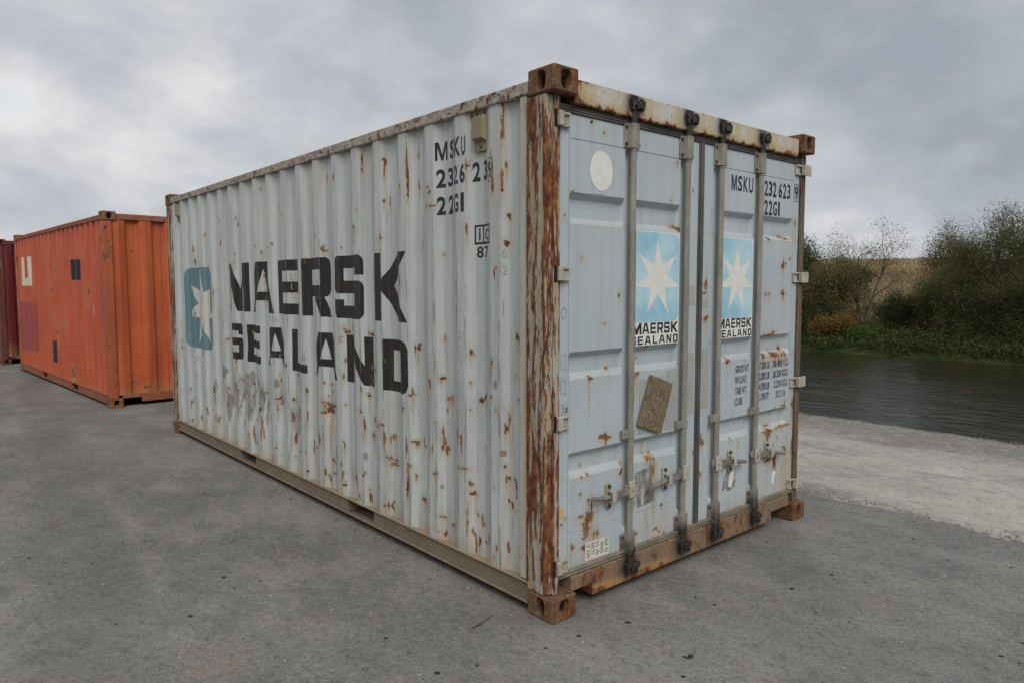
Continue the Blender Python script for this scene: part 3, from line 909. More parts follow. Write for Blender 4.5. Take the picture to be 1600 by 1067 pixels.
SPOT_SIDE = [(1.792,2.354,0.008,0.063,0.08),(1.504,2.353,0.015,0.043,0.03),(1.242,2.306,0.007,0.086,0.11),(0.646,2.469,0.006,0.016,0.03),(0.382,2.371,0.006,0.114,0.12),(0.364,2.188,0.011,0.015,0.01),(0.388,2.103,0.006,0.039,0.03),(0.452,2.106,0.016,0.098,0.06),(0.356,1.945,0.017,0.012,0.03),(0.356,1.811,0.015,0.014,0.03),(0.91,1.774,0.009,0.009,0.01),(0.678,1.909,0.006,0.033,0.03),(1.01,2.128,0.012,0.022,0.01),(0.993,2.045,0.039,0.006,0.01),(2.368,1.869,0.033,0.022,0.04),(1.545,1.897,0.032,0.012,0.02),(2.039,1.295,0.053,0.019,0.03),(1.721,1.293,0.035,0.008,0.02),(1.179,1.244,0.029,0.033,0.08),(1.221,0.964,0.026,0.017,0.05),(1.758,0.889,0.033,0.018,0.09),(2.298,0.753,0.086,0.029,0.19),(2.062,1.106,0.014,0.014,0.03),(1.722,1.01,0.025,0.016,0.03),(2.105,1.245,0.014,0.022,0.02),(2.376,0.913,0.012,0.011,0.01),(2.087,0.982,0.014,0.011,0.04),(1.482,1.162,0.008,0.007,0.01),(2.918,1.673,0.01,0.024,0.01),(2.917,0.721,0.017,0.012,0.02),(2.319,0.718,0.068,0.038,0.28),(0.933,1.08,0.018,0.011,0.03),(0.876,0.972,0.034,0.018,0.04),(0.657,1.086,0.01,0.011,0.02),(0.583,1.0,0.03,0.011,0.01),(0.354,0.941,0.009,0.028,0.03),(0.364,0.881,0.011,0.02,0.03),(0.929,0.733,0.022,0.039,0.02),(0.898,0.681,0.04,0.014,0.01),(1.209,0.668,0.026,0.012,0.03),(1.137,0.671,0.021,0.019,0.03),(1.534,0.654,0.015,0.023,0.04),(1.477,0.654,0.014,0.013,0.01),(2.083,0.515,0.011,0.05,0.09),(2.439,0.49,0.026,0.029,0.06),(1.479,0.491,0.036,0.023,0.14),(1.516,0.52,0.015,0.008,0.01),(2.295,0.369,0.037,0.017,0.09),(2.376,0.278,0.012,0.026,0.04),(2.299,0.27,0.043,0.009,0.03),(2.084,0.236,0.02,0.025,0.05),(1.979,0.289,0.045,0.033,0.09),(1.212,0.461,0.01,0.017,0.03),(1.265,0.525,0.037,0.006,0.01),(0.994,0.529,0.024,0.007,0.01),(1.761,0.227,0.01,0.035,0.03),(1.475,0.245,0.017,0.023,0.05),(1.143,0.345,0.021,0.01,0.01),(0.926,0.289,0.022,0.007,0.01),(0.855,0.256,0.023,0.007,0.01),(0.653,0.538,0.01,0.017,0.01),(0.637,0.494,0.017,0.009,0.01),(0.615,0.374,0.01,0.011,0.01),(0.577,0.335,0.014,0.011,0.01),(0.625,0.217,0.009,0.033,0.05),(0.681,0.301,0.006,0.121,0.04),(0.725,0.611,0.032,0.006,0.01),(0.355,0.632,0.021,0.014,0.02),(0.376,0.686,0.008,0.012,0.01),(0.343,0.505,0.012,0.014,0.01),(0.312,0.617,0.006,0.051,0.03),(0.451,0.571,0.006,0.01,0.01),(0.268,1.13,0.012,0.016,0.02),(4.329,1.118,0.021,0.015,0.02),(4.041,0.783,0.02,0.014,0.03),(3.75,0.766,0.03,0.01,0.03),(3.753,0.659,0.008,0.056,0.09),(3.486,0.723,0.025,0.01,0.03),(3.206,0.703,0.035,0.019,0.05),(3.184,0.865,0.011,0.029,0.02),(3.524,0.449,0.014,0.075,0.05),(3.753,0.299,0.013,0.056,0.06),(4.625,0.336,0.013,0.031,0.04),(4.414,0.785,0.021,0.038,0.02),(4.697,0.604,0.023,0.047,0.03),(4.949,0.544,0.016,0.032,0.01),(2.99,0.992,0.022,0.016,0.01),(2.852,0.327,0.029,0.013,0.02),(2.662,0.632,0.006,0.036,0.04),(2.603,0.395,0.011,0.055,0.03),(2.291,0.91,0.018,0.014,0.02),(1.833,0.79,0.015,0.021,0.03),(1.8,0.708,0.008,0.026,0.03),(1.613,0.716,0.05,0.016,0.02),(1.321,0.857,0.015,0.049,0.02),(1.284,0.628,0.009,0.061,0.03),(1.275,0.394,0.009,0.074,0.02),(1.017,1.044,0.008,0.027,0.01),(0.971,0.829,0.008,0.007,0.01),(0.859,0.841,0.008,0.007,0.01),(0.729,0.759,0.007,0.044,0.01),(0.661,0.941,0.006,0.006,0.01),(0.552,0.748,0.011,0.006,0.01),(0.428,0.973,0.006,0.008,0.01),(0.963,0.198,0.007,0.006,0.01),(1.253,0.24,0.008,0.01,0.01),(1.549,0.21,0.014,0.01,0.01),(0.917,0.118,0.007,0.007,0.01),(2.948,0.593,0.013,0.063,0.03),(2.915,0.394,0.023,0.032,0.02),(3.243,0.606,0.015,0.026,0.03),(3.593,0.56,0.037,0.034,0.04)]
SPOT_DOOR = [(0.669,1.134,0.016,0.006,0.01),(1.534,1.145,0.022,0.012,0.03),(1.949,1.145,0.029,0.01,0.02),(2.102,1.14,0.066,0.016,0.05),(2.184,1.147,0.047,0.019,0.04),(2.203,0.8,0.032,0.011,0.02),(2.022,0.629,0.045,0.059,0.11),(2.029,0.482,0.04,0.027,0.15),(2.194,0.662,0.053,0.008,0.03),(0.791,0.664,0.041,0.011,0.0),(0.815,0.593,0.024,0.044,0.18),(0.563,0.64,0.016,0.019,0.03),(1.269,0.687,0.028,0.014,0.03),(1.269,0.488,0.016,0.024,0.04),(2.122,0.437,0.021,0.038,0.04),(2.332,0.812,0.016,0.055,0.09),(1.029,1.916,0.036,0.011,0.02),(2.176,1.917,0.052,0.013,0.02),(1.975,1.896,0.019,0.01,0.02),(2.17,1.729,0.031,0.021,0.05),(1.976,1.545,0.029,0.01,0.02),(2.179,1.548,0.031,0.01,0.02),(1.99,1.28,0.04,0.008,0.01),(2.061,1.289,0.03,0.01,0.01),(2.251,1.777,0.011,0.011,0.01),(2.191,1.181,0.026,0.016,0.02),(2.085,1.153,0.061,0.011,0.02),(1.29,1.602,0.016,0.041,0.02),(1.29,1.409,0.036,0.014,0.01),(0.248,1.731,0.008,0.006,0.01),(0.322,1.143,0.014,0.006,0.01),(0.47,1.18,0.012,0.008,0.01),(0.431,0.828,0.027,0.016,0.02),(0.524,1.55,0.009,0.01,0.01),(0.301,0.443,0.038,0.049,0.04),(0.297,0.385,0.032,0.049,0.05),(0.349,0.35,0.027,0.01,0.02),(0.27,0.293,0.02,0.01,0.01),(0.304,0.662,0.012,0.006,0.01),(0.192,0.315,0.017,0.008,0.01),(0.116,0.445,0.011,0.008,0.01),(0.845,0.264,0.014,0.007,0.01),(0.885,0.24,0.011,0.007,0.0),(0.926,0.223,0.011,0.007,0.0),(2.096,0.782,0.015,0.008,0.03),(0.715,1.216,0.01,0.005,0.01),(0.184,2.043,0.008,0.006,0.01),(0.314,2.386,0.008,0.007,0.01),(0.406,2.347,0.009,0.008,0.01),(1.421,2.498,0.016,0.011,0.02),(1.181,2.454,0.011,0.009,0.04),(2.306,2.012,0.008,0.015,0.04),(2.357,0.529,0.017,0.056,0.14),(2.245,0.501,0.021,0.028,0.09),(1.884,0.366,0.024,0.026,0.04),(0.148,1.006,0.008,0.015,0.03),(0.122,1.65,0.013,0.009,0.04)]
SCUFF_SIDE = [(4.349,0.55,0.042,0.19),(4.089,0.495,0.041,0.123),(3.588,0.627,0.084,0.174),(3.473,0.573,0.025,0.152),(3.225,0.816,0.028,0.044),(3.184,0.688,0.026,0.11),(2.911,0.571,0.038,0.113),(2.946,0.644,0.019,0.071),(2.907,0.485,0.034,0.043),(3.768,0.787,0.03,0.118),(1.8,0.485,0.028,0.042),(0.432,1.104,0.014,0.023),(4.412,0.816,0.073,0.059),(0.895,0.908,0.013,0.025),(4.679,0.606,0.033,0.132),(0.939,0.462,0.013,0.021)]
_rg = random.Random(4)
for k in range(240):      # many small chips, more of them low down and at mid length
    z_ = .2 + 2.2 * _rg.random() ** 1.9
    SPOT_SIDE.append((_rg.uniform(.26, 5.8), z_, _rg.uniform(.004, .012), _rg.uniform(.004, .022), _rg.choice([0, 0, .02, .05])))
for k in range(45):
    SPOT_DOOR.append((_rg.uniform(.1, 2.33), _rg.uniform(.24, 2.35) if _rg.random() < .35 else _rg.uniform(.24, .9), _rg.uniform(.004, .008), _rg.uniform(.004, .009), _rg.choice([0, .02, .03])))

def scratchy(spots, seed):
    r_ = random.Random(seed); out = []
    for (x_, z_, w_, h_, d_) in list(spots):
        if w_ > .013 or h_ > .013:
            for _ in range(3):
                ox, oz = r_.uniform(-1.1, 1.1) * w_, r_.uniform(-1.1, 1.1) * h_
                if r_.random() < .5: out.append((x_ + ox, z_ + oz, w_ * r_.uniform(.5, 1.1), .006, 0))
                else: out.append((x_ + ox, z_ + oz, .006, h_ * r_.uniform(.8, 1.9) + .006, r_.choice([0, .06, .12])))
            out.append((x_, z_, w_ * .72, h_ * .72, d_))
        else:
            out.append((x_, z_, w_, h_, d_))
    return out
SPOT_SIDE = scratchy(SPOT_SIDE, 1); SPOT_DOOR = scratchy(SPOT_DOOR, 2)

# ---------------- the grey container -----------------------------------------------------------
XP, XR, Y0 = .012, .043, .477
DENTS = [(4.30, .52, .16, .13, .022), (4.02, .62, .12, .10, .018), (3.55, .66, .12, .14, .024), (3.20, .60, .10, .16, .020), (2.93, .52, .10, .16, .024), (3.68, .36, .14, .10, -.010),
         (2.30, .70, .09, .07, .014), (1.5, .48, .10, .08, .012), (1.98, .27, .08, .07, .012), (.93, .70, .10, .08, .008), (3.85, 1.1, .2, .12, .008), (2.6, .9, .2, .2, .008), (1.2, .65, .2, .3, .006), (5.2, .5, .2, .3, .006), (.4, .6, .1, .2, .006)]
def side_x(y, z):
    x = corr(y, Y0, XP, XR)
    for (dy_, dz_, wy, wz, dep) in DENTS:
        x = x + dep * np.exp(-((y - dy_) / wy) ** 2 - ((z - dz_) / wz) ** 2)
    x = x + .006 * (vnoise(y * 3.1, z * 2.2, 41) - .5) + .0035 * (vnoise(y * 8, z * 5, 42) - .5)
    return np.where(y > .30, x, XR * 0 + x)
def side_attrs(Y, Z):
    r, st = splat(Y, Z, SPOT_SIDE)
    # dusty, rust-washed foot of the panel and light yellow wash under the top rail
    low = np.exp(-np.maximum(Z - .17, 0) / .07) * (.35 + .65 * vnoise(Y * 9, Z * 0, 51))
    top = np.exp(-np.maximum(2.49 - Z, 0) / .05) * vnoise(Y * 14, Z * 0, 52) * .5
    runs = sstep(vnoise(Y * 11, Z * .35, 53), .72, .95) * sstep(vnoise(Y * 2.0, Z * 1.1, 54), .45, .8) * .6
    st = np.clip(np.maximum(st, np.maximum(np.maximum(low * .9, top), runs)), 0, 1)
    sc = np.zeros(Y.shape)
    for (a, b, w_, h_) in SCUFF_SIDE:
        sc = np.maximum(sc, .78 * np.exp(-((Y - a) / (w_ * 1.25)) ** 2 - ((Z - b) / (h_ * 1.1)) ** 2))
    sc = np.maximum(sc, .66 * np.exp(-((Y - 3.6) / .85) ** 4 - ((Z - .60) / .26) ** 4) * sstep(vnoise(Y * 5.5, Z * 2.6, 57), .38, .66))
    q = np.mod(Y - Y0, PITCH)
    ed = np.exp(-((np.minimum(q, PITCH - q)) / .010) ** 2) + np.exp(-((q - .212) / .010) ** 2) + .6 * np.exp(-((q - .068) / .009) ** 2) + .4 * np.exp(-((q - .144) / .006) ** 2)
    ed = np.clip(ed, 0, 1) * (.25 + .75 * sstep(2.5 - Z, .1, 1.3))
    return {'rust': r, 'stain': st, 'scuff': sc, 'edge': ed}

ys_l = [.20]
while ys_l[-1] < 5.9:
    ys_l.append(ys_l[-1] + .0065 + .0013 * ys_l[-1])
YS = np.array(ys_l); ZS = np.linspace(.155, 2.50, 300)

g = empty('shipping_container')
tag(g, 'pale grey rusty shipping container with star emblem, lettering and locked double doors', 'container', 'shipping containers on the yard')
castings(g, P['casting'])
sp = grid_mesh('side_panel', YS, ZS, lambda Y, Z: (side_x(Y, Z), Y, Z), P['side'], g, side_attrs, flip=False)

def on_side(off=.0011):
    return lambda u, v: np.stack([side_x(-u, v) - off, -u, v], -1)
def ed_side(u, v):
    y, z = -u, v
    q = np.mod(y - Y0, PITCH)
    r = np.zeros(len(u))
    for (a, b, w_, h_, d_) in SPOT_SIDE:
        w_, h_ = max(w_ * .62, .0045), max(h_ * .66, .005)
        r = np.maximum(r, 1.05 * np.exp(-.75 * (((y - a) / w_) ** 2 + ((z - b) / h_) ** 2)))
    e = np.exp(-((np.minimum(q, PITCH - q)) / .008) ** 2) + np.exp(-((q - .212) / .008) ** 2)
    return {'edge': np.clip(e, 0, 1), 'rust': r}
UL = -YS[::-1]
def side_print(name, VF, mat, off=.0011):
    v0, v1 = VF[0][:, 1].min(), VF[0][:, 1].max()
    return print_on(name, VF, mat, sp, on_side(off), UL, np.arange(v0 + .02, v1, .025), afun=ed_side)
for ch, a, b in (('M', 4.262, 3.765), ('A', 3.72, 3.225), ('E', 3.178, 2.752), ('R', 2.69, 2.275), ('S', 2.158, 1.787), ('K', 1.64, 1.25)):
    side_print('painted_letter', fit(outline_mesh(GL[ch]), -a, -b, 1.385, 1.805), P['black'])
for ch, a, b in (('S', 4.255, 3.995), ('E', 3.818, 3.518), ('A', 3.42, 3.03), ('L', 2.92, 2.655), ('A', 2.55, 2.15), ('N', 2.052, 1.70), ('D', 1.543, 1.253)):
    side_print('painted_letter', fit(outline_mesh(GL[ch]), -a, -b, .955, 1.274), P['black'])
side_print('emblem_field', outline_mesh([rrect(-5.53, -4.69, .984, 1.79, .10)]), P['teal'], .0010)
side_print('emblem_star', outline_mesh([star_pts(-5.008, 1.392, .388, .43)]), P['cream'], .0019)
for i, (ch, a, b, z0, z1) in enumerate((('M', .957, .872, 2.285, 2.384), ('S', .850, .797, 2.284, 2.384), ('K', .778, .715, 2.282, 2.382), ('U', .705, .676, 2.280, 2.380),
        ('2', .951, .890, 2.138, 2.238), ('3', .868, .815, 2.138, 2.238), ('2', .790, .738, 2.138, 2.238), ('6', .722, .680, 2.138, 2.238), ('2', .640, .585, 2.138, 2.238), ('3', .556, .508, 2.138, 2.238),
        ('2', .949, .890, 1.990, 2.090), ('2', .862, .808, 1.990, 2.090), ('G', .785, .735, 1.990, 2.090), ('1', .715, .688, 1.990, 2.090),
        ('9', .487, .452, 2.138, 2.220))):
    side_print('number_mark', fit(outline_mesh(GL['m']) if ch == 'M' else text_mesh(ch, .03), -a, -b, z0, z1), P['black_small'])
fr = [rrect(-.495, -.448, 2.122, 2.240, .002, (0, 0, 0, 0)), rrect(-.491, -.452, 2.126, 2.236, .002, (0, 0, 0, 0))]
side_print('check_digit_frame', outline_mesh(fr), P['black_small'])
side_print('code_box', outline_mesh([rrect(-.632, -.476, 1.815, 1.915, .002, (0,) * 4), rrect(-.622, -.567, 1.826, 1.905, .002, (0,) * 4), rrect(-.558, -.485, 1.826, 1.905, .002, (0,) * 4)]), P['black_small'])
side_print('code_letter', fit(text_mesh('i', .02), -.602, -.586, 1.835, 1.897), P['black_small'])
side_print('code_letter', fit(text_mesh('C', .02), -.548, -.495, 1.835, 1.890), P['black_small'])
side_print('code_number', fit(text_mesh('87', .015), -.618, -.500, 1.745, 1.803), P['black_small'])
side_print('pen_scribble', fit(text_mesh('6', -.004), -.385, -.36, 1.735, 1.785), P['pencil'])
side_print('pen_scribble', fit(text_mesh('2', -.004), -.385, -.36, 1.655, 1.70), P['pencil'])
side_print('tan_patch', outline_mesh([[(-.405, .735), (-.37, .742), (-.365, .772), (-.402, .768)]]), P['ledge'])

for y_, nm in ((0, 0), (5.112, 1)):
    vmb = MB().box(.026, .032, .500 + y_, .612 + y_, 2.283, 2.488, .002)
    vmb.prism([(.508 + y_, .034), (.604 + y_, .034), (.59 + y_, -.004), (.522 + y_, -.004)], 'z', 2.335, 2.452) if False else None
    hood = MB()
    x0, x1 = -.004, .030
    Vh = [(x1, .508 + y_, 2.325), (x1, .604 + y_, 2.325), (x1, .604 + y_, 2.462), (x1, .508 + y_, 2.462),
          (x0, .517 + y_, 2.345), (x0, .595 + y_, 2.345), (x0, .595 + y_, 2.452), (x0, .517 + y_, 2.452)]
    hood.add(Vh, [[0, 1, 5, 4], [1, 2, 6, 5], [2, 3, 7, 6], [3, 0, 4, 7], [4, 5, 6, 7]])
    vc = vmb.build('vent_plate', P['vent'], sp)
    hood.build('vent_hood', P['vent'], sp)
    for (a, b) in ((.525, 2.473), (.588, 2.473), (.556, 2.303)):
        MB().tube([(.027, a + y_, b), (.021, a + y_, b)], .006, 8).build('vent_rivet', P['bolt'], sp)

# rails, posts, hidden faces
MB().box(.003, .062, .178, 5.88, 2.488, 2.549, .006).build('top_rail', P['toprail'], g, cut={'y': list(np.arange(.4, 5.8, .2))})
MB().box(CW - .062, CW - .003, .178, 5.88, 2.488, 2.549, .006).build('top_rail', P['toprail'], g)
for xa, xb, sg in ((.002, .075, 1), (CW - .075, CW - .002, -1)):
    MB().box(xa, xb, .178, 5.88, .148, .1545, .002).build('rail_ledge', P['ledge'], g)
    br = MB()
    wx = (xa + .016, xa + .024) if sg == 1 else (xb - .024, xb - .016)
    for (ya, yb) in ((.178, 1.69), (2.04, 3.70), (4.05, 5.88)):
        br.box(wx[0], wx[1], ya, yb, .0545, .148, .001)
    br.box(xa, xb, .178, 5.88, .046, .0540, .002)
    br.build('bottom_rail', P['botrail'], g)
for (ya, yb) in ((1.69, 2.04), (3.70, 4.05)):
    MB().box(.027, CW - .027, ya - .006, ya, .056, .146, .001).box(.027, CW - .027, yb, yb + .006, .056, .146, .001).box(.080, CW - .08, ya, yb, .056, .060, .001).box(.080, CW - .08, ya, yb, .150, .156, .001).build('forklift_pocket', P['botrail'], g)
MB().box(.08, CW - .08, .13, CL - .06, .158, .19, .002).build('floor', P['dark'], g)
for xx, sg in ((0, 1), (CW, -1)):
    def X(a, b): return (min(xx + sg * a, xx + sg * b), max(xx + sg * a, xx + sg * b))
    # door-end post: outer hollow section, narrow front leg, pale weld flange
    pm = MB(); pm.box(*X(.004, .090), .056, .196, .1185, 2.4725, .008)
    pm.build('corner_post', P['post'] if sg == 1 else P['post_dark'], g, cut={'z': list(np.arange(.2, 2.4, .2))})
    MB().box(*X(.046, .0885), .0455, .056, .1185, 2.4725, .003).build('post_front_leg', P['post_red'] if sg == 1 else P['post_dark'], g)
    MB().box(*X(.010, .050), .1965, .243, .16, 2.487, .004).build('post_flange', P['flange'], g)
    MB().box(*X(.004, .10), 5.89, 6.045, .1185, 2.4725, .008).build('corner_post', P['post'], g)
ysf = np.concatenate([[.2], np.sort(np.concatenate([Y0 - PITCH + PITCH * k + np.array([0, .012, .056, .068, .08, .132, .144, .156, .2, .212, .224]) for k in range(1, 20)])), [5.89]])
grid_mesh('side_panel', ysf, np.linspace(.155, 2.49, 12), lambda Y, Z: (CW - corr(Y, Y0, XP, XR), Y, Z), P['side'], g, flip=True)
xsf = np.linspace(.09, CW - .09, 160)
grid_mesh('end_panel', xsf, np.linspace(.155, 2.49, 12), lambda X_, Z: (X_, CL - corr(X_, .2, .03, .07), Z), P['side'], g, flip=True)
MB().box(.162, CW - .162, CL - .10, CL - .02, 2.49, 2.55).build('end_rail', P['toprail'], g)
MB().box(.162, CW - .162, CL - .10, CL - .02, .05, .15).build('end_sill', P['sill'], g)
grid_mesh('roof_panel', np.linspace(.06, CW - .06, 10), np.linspace(.1, CL - .1, 240), lambda X_, Y: (X_, Y, 2.545 + .012 * np.sin(Y * 2 * PI / .21)), P['side'], g)

# header and sill
RODX = (.605, 1.072, 1.402, 1.838)
def grease(V, z0, r):
    out = np.zeros(len(V))
    for x_ in RODX:
        out = np.maximum(out, 1.5 * np.exp(-((V[:, 0] - x_ + .012) / r) ** 2 - ((V[:, 2] - z0) / (r * 1.25)) ** 2))
    return out
def header_attr(V):
    n_ = vnoise(V[:, 0] * 22, V[:, 2] * 4, 61) * .6 + vnoise(V[:, 0] * 60, V[:, 2] * 9, 62) * .4
    lowe = np.exp(-np.maximum(V[:, 2] - 2.445, 0) / (.016 + .035 * vnoise(V[:, 0] * 9, V[:, 2] * 0, 63)))
    tope = np.exp(-np.maximum(2.556 - V[:, 2], 0) / .010)
    return {'rust': np.clip((.62 * lowe + .40 * tope) * (.25 + 1.3 * n_) + .5 * sstep(V[:, 0], 2.16, 2.27) * n_ + .35 * sstep(.28 - V[:, 0], 0, .1) * n_, 0, 1), 'grease': np.clip(grease(V, 2.505, .058), 0, 1)}
MB().box(.162, CW - .162, .030, .125, 2.442, 2.557, .006).build('door_header', P['header'], g, cut={'x': list(np.arange(.18, 2.27, .012)), 'z': list(np.arange(2.455, 2.55, .012))}, afun=header_attr)
def sill_attr(V):
    n_ = vnoise(V[:, 0] * 6, V[:, 2] * 9, 64)
    return {'rust': np.clip(.75 * n_ * sstep(.12 - V[:, 2], 0, .06) * sstep(vnoise(V[:, 0] * 2.2, V[:, 0] * 0, 65), .45, .7), 0, 1), 'grease': np.clip(grease(V, .128, .060), 0, 1)}
sl = MB()
sl.box(.162, .315, .034, .125, .108, .180, .004); sl.box(.3152, 2.05, .034, .125, .047, .180, .004); sl.box(2.0502, CW - .162, .034, .125, .106, .180, .004)
sl.build('door_sill', P['sill'], g, cut={'x': list(np.arange(.17, 2.27, .014)), 'z': list(np.arange(.06, .18, .014))}, afun=sill_attr)

# gaskets
gt = MB().box(.0895, CW - .0895, .056, .12, 2.402, 2.4415, .002)
for k in range(3):
    gt.box(.0895, CW - .0895, .050 + .001 * k, .0558, 2.4045 + .0125 * k, 2.4135 + .0125 * k, .002)
gt.build('top_gasket', P['gasket'], g)
gb = MB().box(.0895, CW - .0895, .050, .12, .1805, .214, .004)
for k in range(2):
    gb.box(.0895, CW - .0895, .044, .0498, .183 + .015 * k, .194 + .015 * k, .003)
gb.build('bottom_gasket', P['gasket_bottom'], g)
MB().box(2.350, 2.3850, .052, .12, .2145, 2.4015, .003).box(2.356, 2.374, .046, .0518, .2145, 2.4015, .003).build('side_gasket', P['gasket_dark'], g)
MB().box(.0895, .0925, .066, .12, .2145, 2.4015, .001).build('side_gasket', P['gasket_dark'], g)
MB().box(CW - .162, CW - .002, .10, .13, .16, 2.47, .002).build('post_web', P['post'], g)

# doors
YD = .060
BANDS = ((1.893, 2.042), (1.148, 1.282), (.658, .789))
CHAN = ((.560, .652), (1.030, 1.118), (1.345, 1.440), (1.797, 1.885))
SEAMX = (.159, 2.280); SEAMZ = (2.290, .385)
def trap(x, a, b, s_):
    return np.clip(np.minimum((x - a) / s_, (b - x) / s_), 0, 1)
def door_y(X_, Z):
    band = 0
    for a, b in BANDS: band = np.maximum(band, trap(Z, a, b, .030))
    xr = np.maximum(trap(X_, .161, 1.122, .022), trap(X_, 1.332, 2.278, .022))
    d = .036 * band * xr
    ch = 0
    for a, b in CHAN: ch = np.maximum(ch, trap(X_, a, b, .016))
    ch = ch * trap(Z, .318, 2.286, .012)
    d = d * (1 - ch) + .020 * ch
    for s_ in SEAMX: d = d + .004 * (np.abs(X_ - s_) < .0012)
    for s_ in SEAMZ: d = d + .004 * (np.abs(Z - s_) < .0012) * xr
    d = d + .0022 * (vnoise(X_ * 4, Z * 4, 71) - .5) + .0015 * (vnoise(X_ * 11, Z * 9, 72) - .5)
    return YD + d
def door_attr(X_, Z):
    # every row/col of the grid is sorted, padding repeats the border value
    r, st = splat(X_, Z, SPOT_DOOR, .7, .85)
    low = np.exp(-np.maximum(Z - .215, 0) / .05) * (.3 + .7 * vnoise(X_ * 12, Z * 0, 73)) * .8
    warm = sstep(X_, 1.75, 2.25) * sstep(.72 - Z, 0, .35) * (.35 + .65 * vnoise(X_ * 7, Z * 3, 74)) * .75
    warm2 = sstep(X_, .6, .85) * sstep(1.15 - X_, 0, .25) * sstep(.40 - Z, 0, .15) * .55
    run = .95 * np.exp(-((X_ - .765) / .022) ** 2) * sstep(.795 - Z, 0, .03) * sstep(Z, .60, .66) + .9 * np.exp(-((X_ - .835) / .024) ** 2) * sstep(.66 - Z, 0, .03) * (1 - .75 * sstep(.66 - Z, .15, .5))
    ledge = 0
    for a, b in BANDS: ledge = ledge + np.exp(-((Z - a - .004) / .010) ** 2) * vnoise(X_ * 17, Z * 0 + a * 7, 75)
    st = np.clip(np.maximum.reduce([st, low, warm, warm2, run, .55 * ledge]), 0, 1)
    gr = 0
    for x_ in RODX:
        gr = gr + .8 * np.exp(-((X_ - x_ + .01) / .03) ** 2) * sstep(.27 - Z, 0, .05)
    return {'rust': r, 'stain': st, 'scuff': 0 * r, 'edge': 0 * r, 'grease': np.clip(gr, 0, 1)}
doors = []
for (x0, x1) in ((.0930, 1.197), (1.253, 2.3495)):
    xs = set(np.round(np.arange(x0, x1, .0085), 4)) | {x1}
    for s_ in SEAMX:
        if x0 < s_ < x1: xs |= {s_ - .003, s_ - .0011, s_ + .0011, s_ + .003}
    for a, b in CHAN:
        if x0 < a < x1: xs |= {a, a + .016, b - .016, b}
    zs = set(np.round(np.arange(.2145, 2.4, .0085), 4)) | {2.4015}
    for a, b in BANDS: zs |= {a, a + .03, b - .03, b}
    for s_ in SEAMZ: zs |= {s_ - .003, s_ - .0011, s_ + .0011, s_ + .003}
    xs = np.array(sorted(xs)); zs = np.array(sorted(zs))
    xs = np.concatenate([[x0], xs, [x1]]); zs = np.concatenate([[zs[0]], zs, [zs[-1]]])
    def dfn(X_, Z):
        Yv = door_y(X_, Z)
        Yv[0] = Yv[-1] = .115; Yv[:, 0] = Yv[:, -1] = .115
        return X_, Yv, Z
    d_ = grid_mesh('door', xs, zs, dfn, P['door'], g, door_attr, flip=False)
    d_.data.set_sharp_from_angle(angle=rad(50))
    doors.append(d_)
doors[0]['label'] = 'left door leaf with round white dot, emblem sticker and board'
doors[1]['label'] = 'right door leaf with code number and weight table'
MB().box(.10, 2.34, .118, .14, .22, 2.40, .002).build('door_lining', P['dark'], g)
MB().box(1.1985, 1.2515, .054, .116, .2145, 2.4015, .004).box(1.210, 1.241, .048, .0538, .2145, 2.4015, .003).build('centre_gasket', P['gasket_dark'], doors[0])

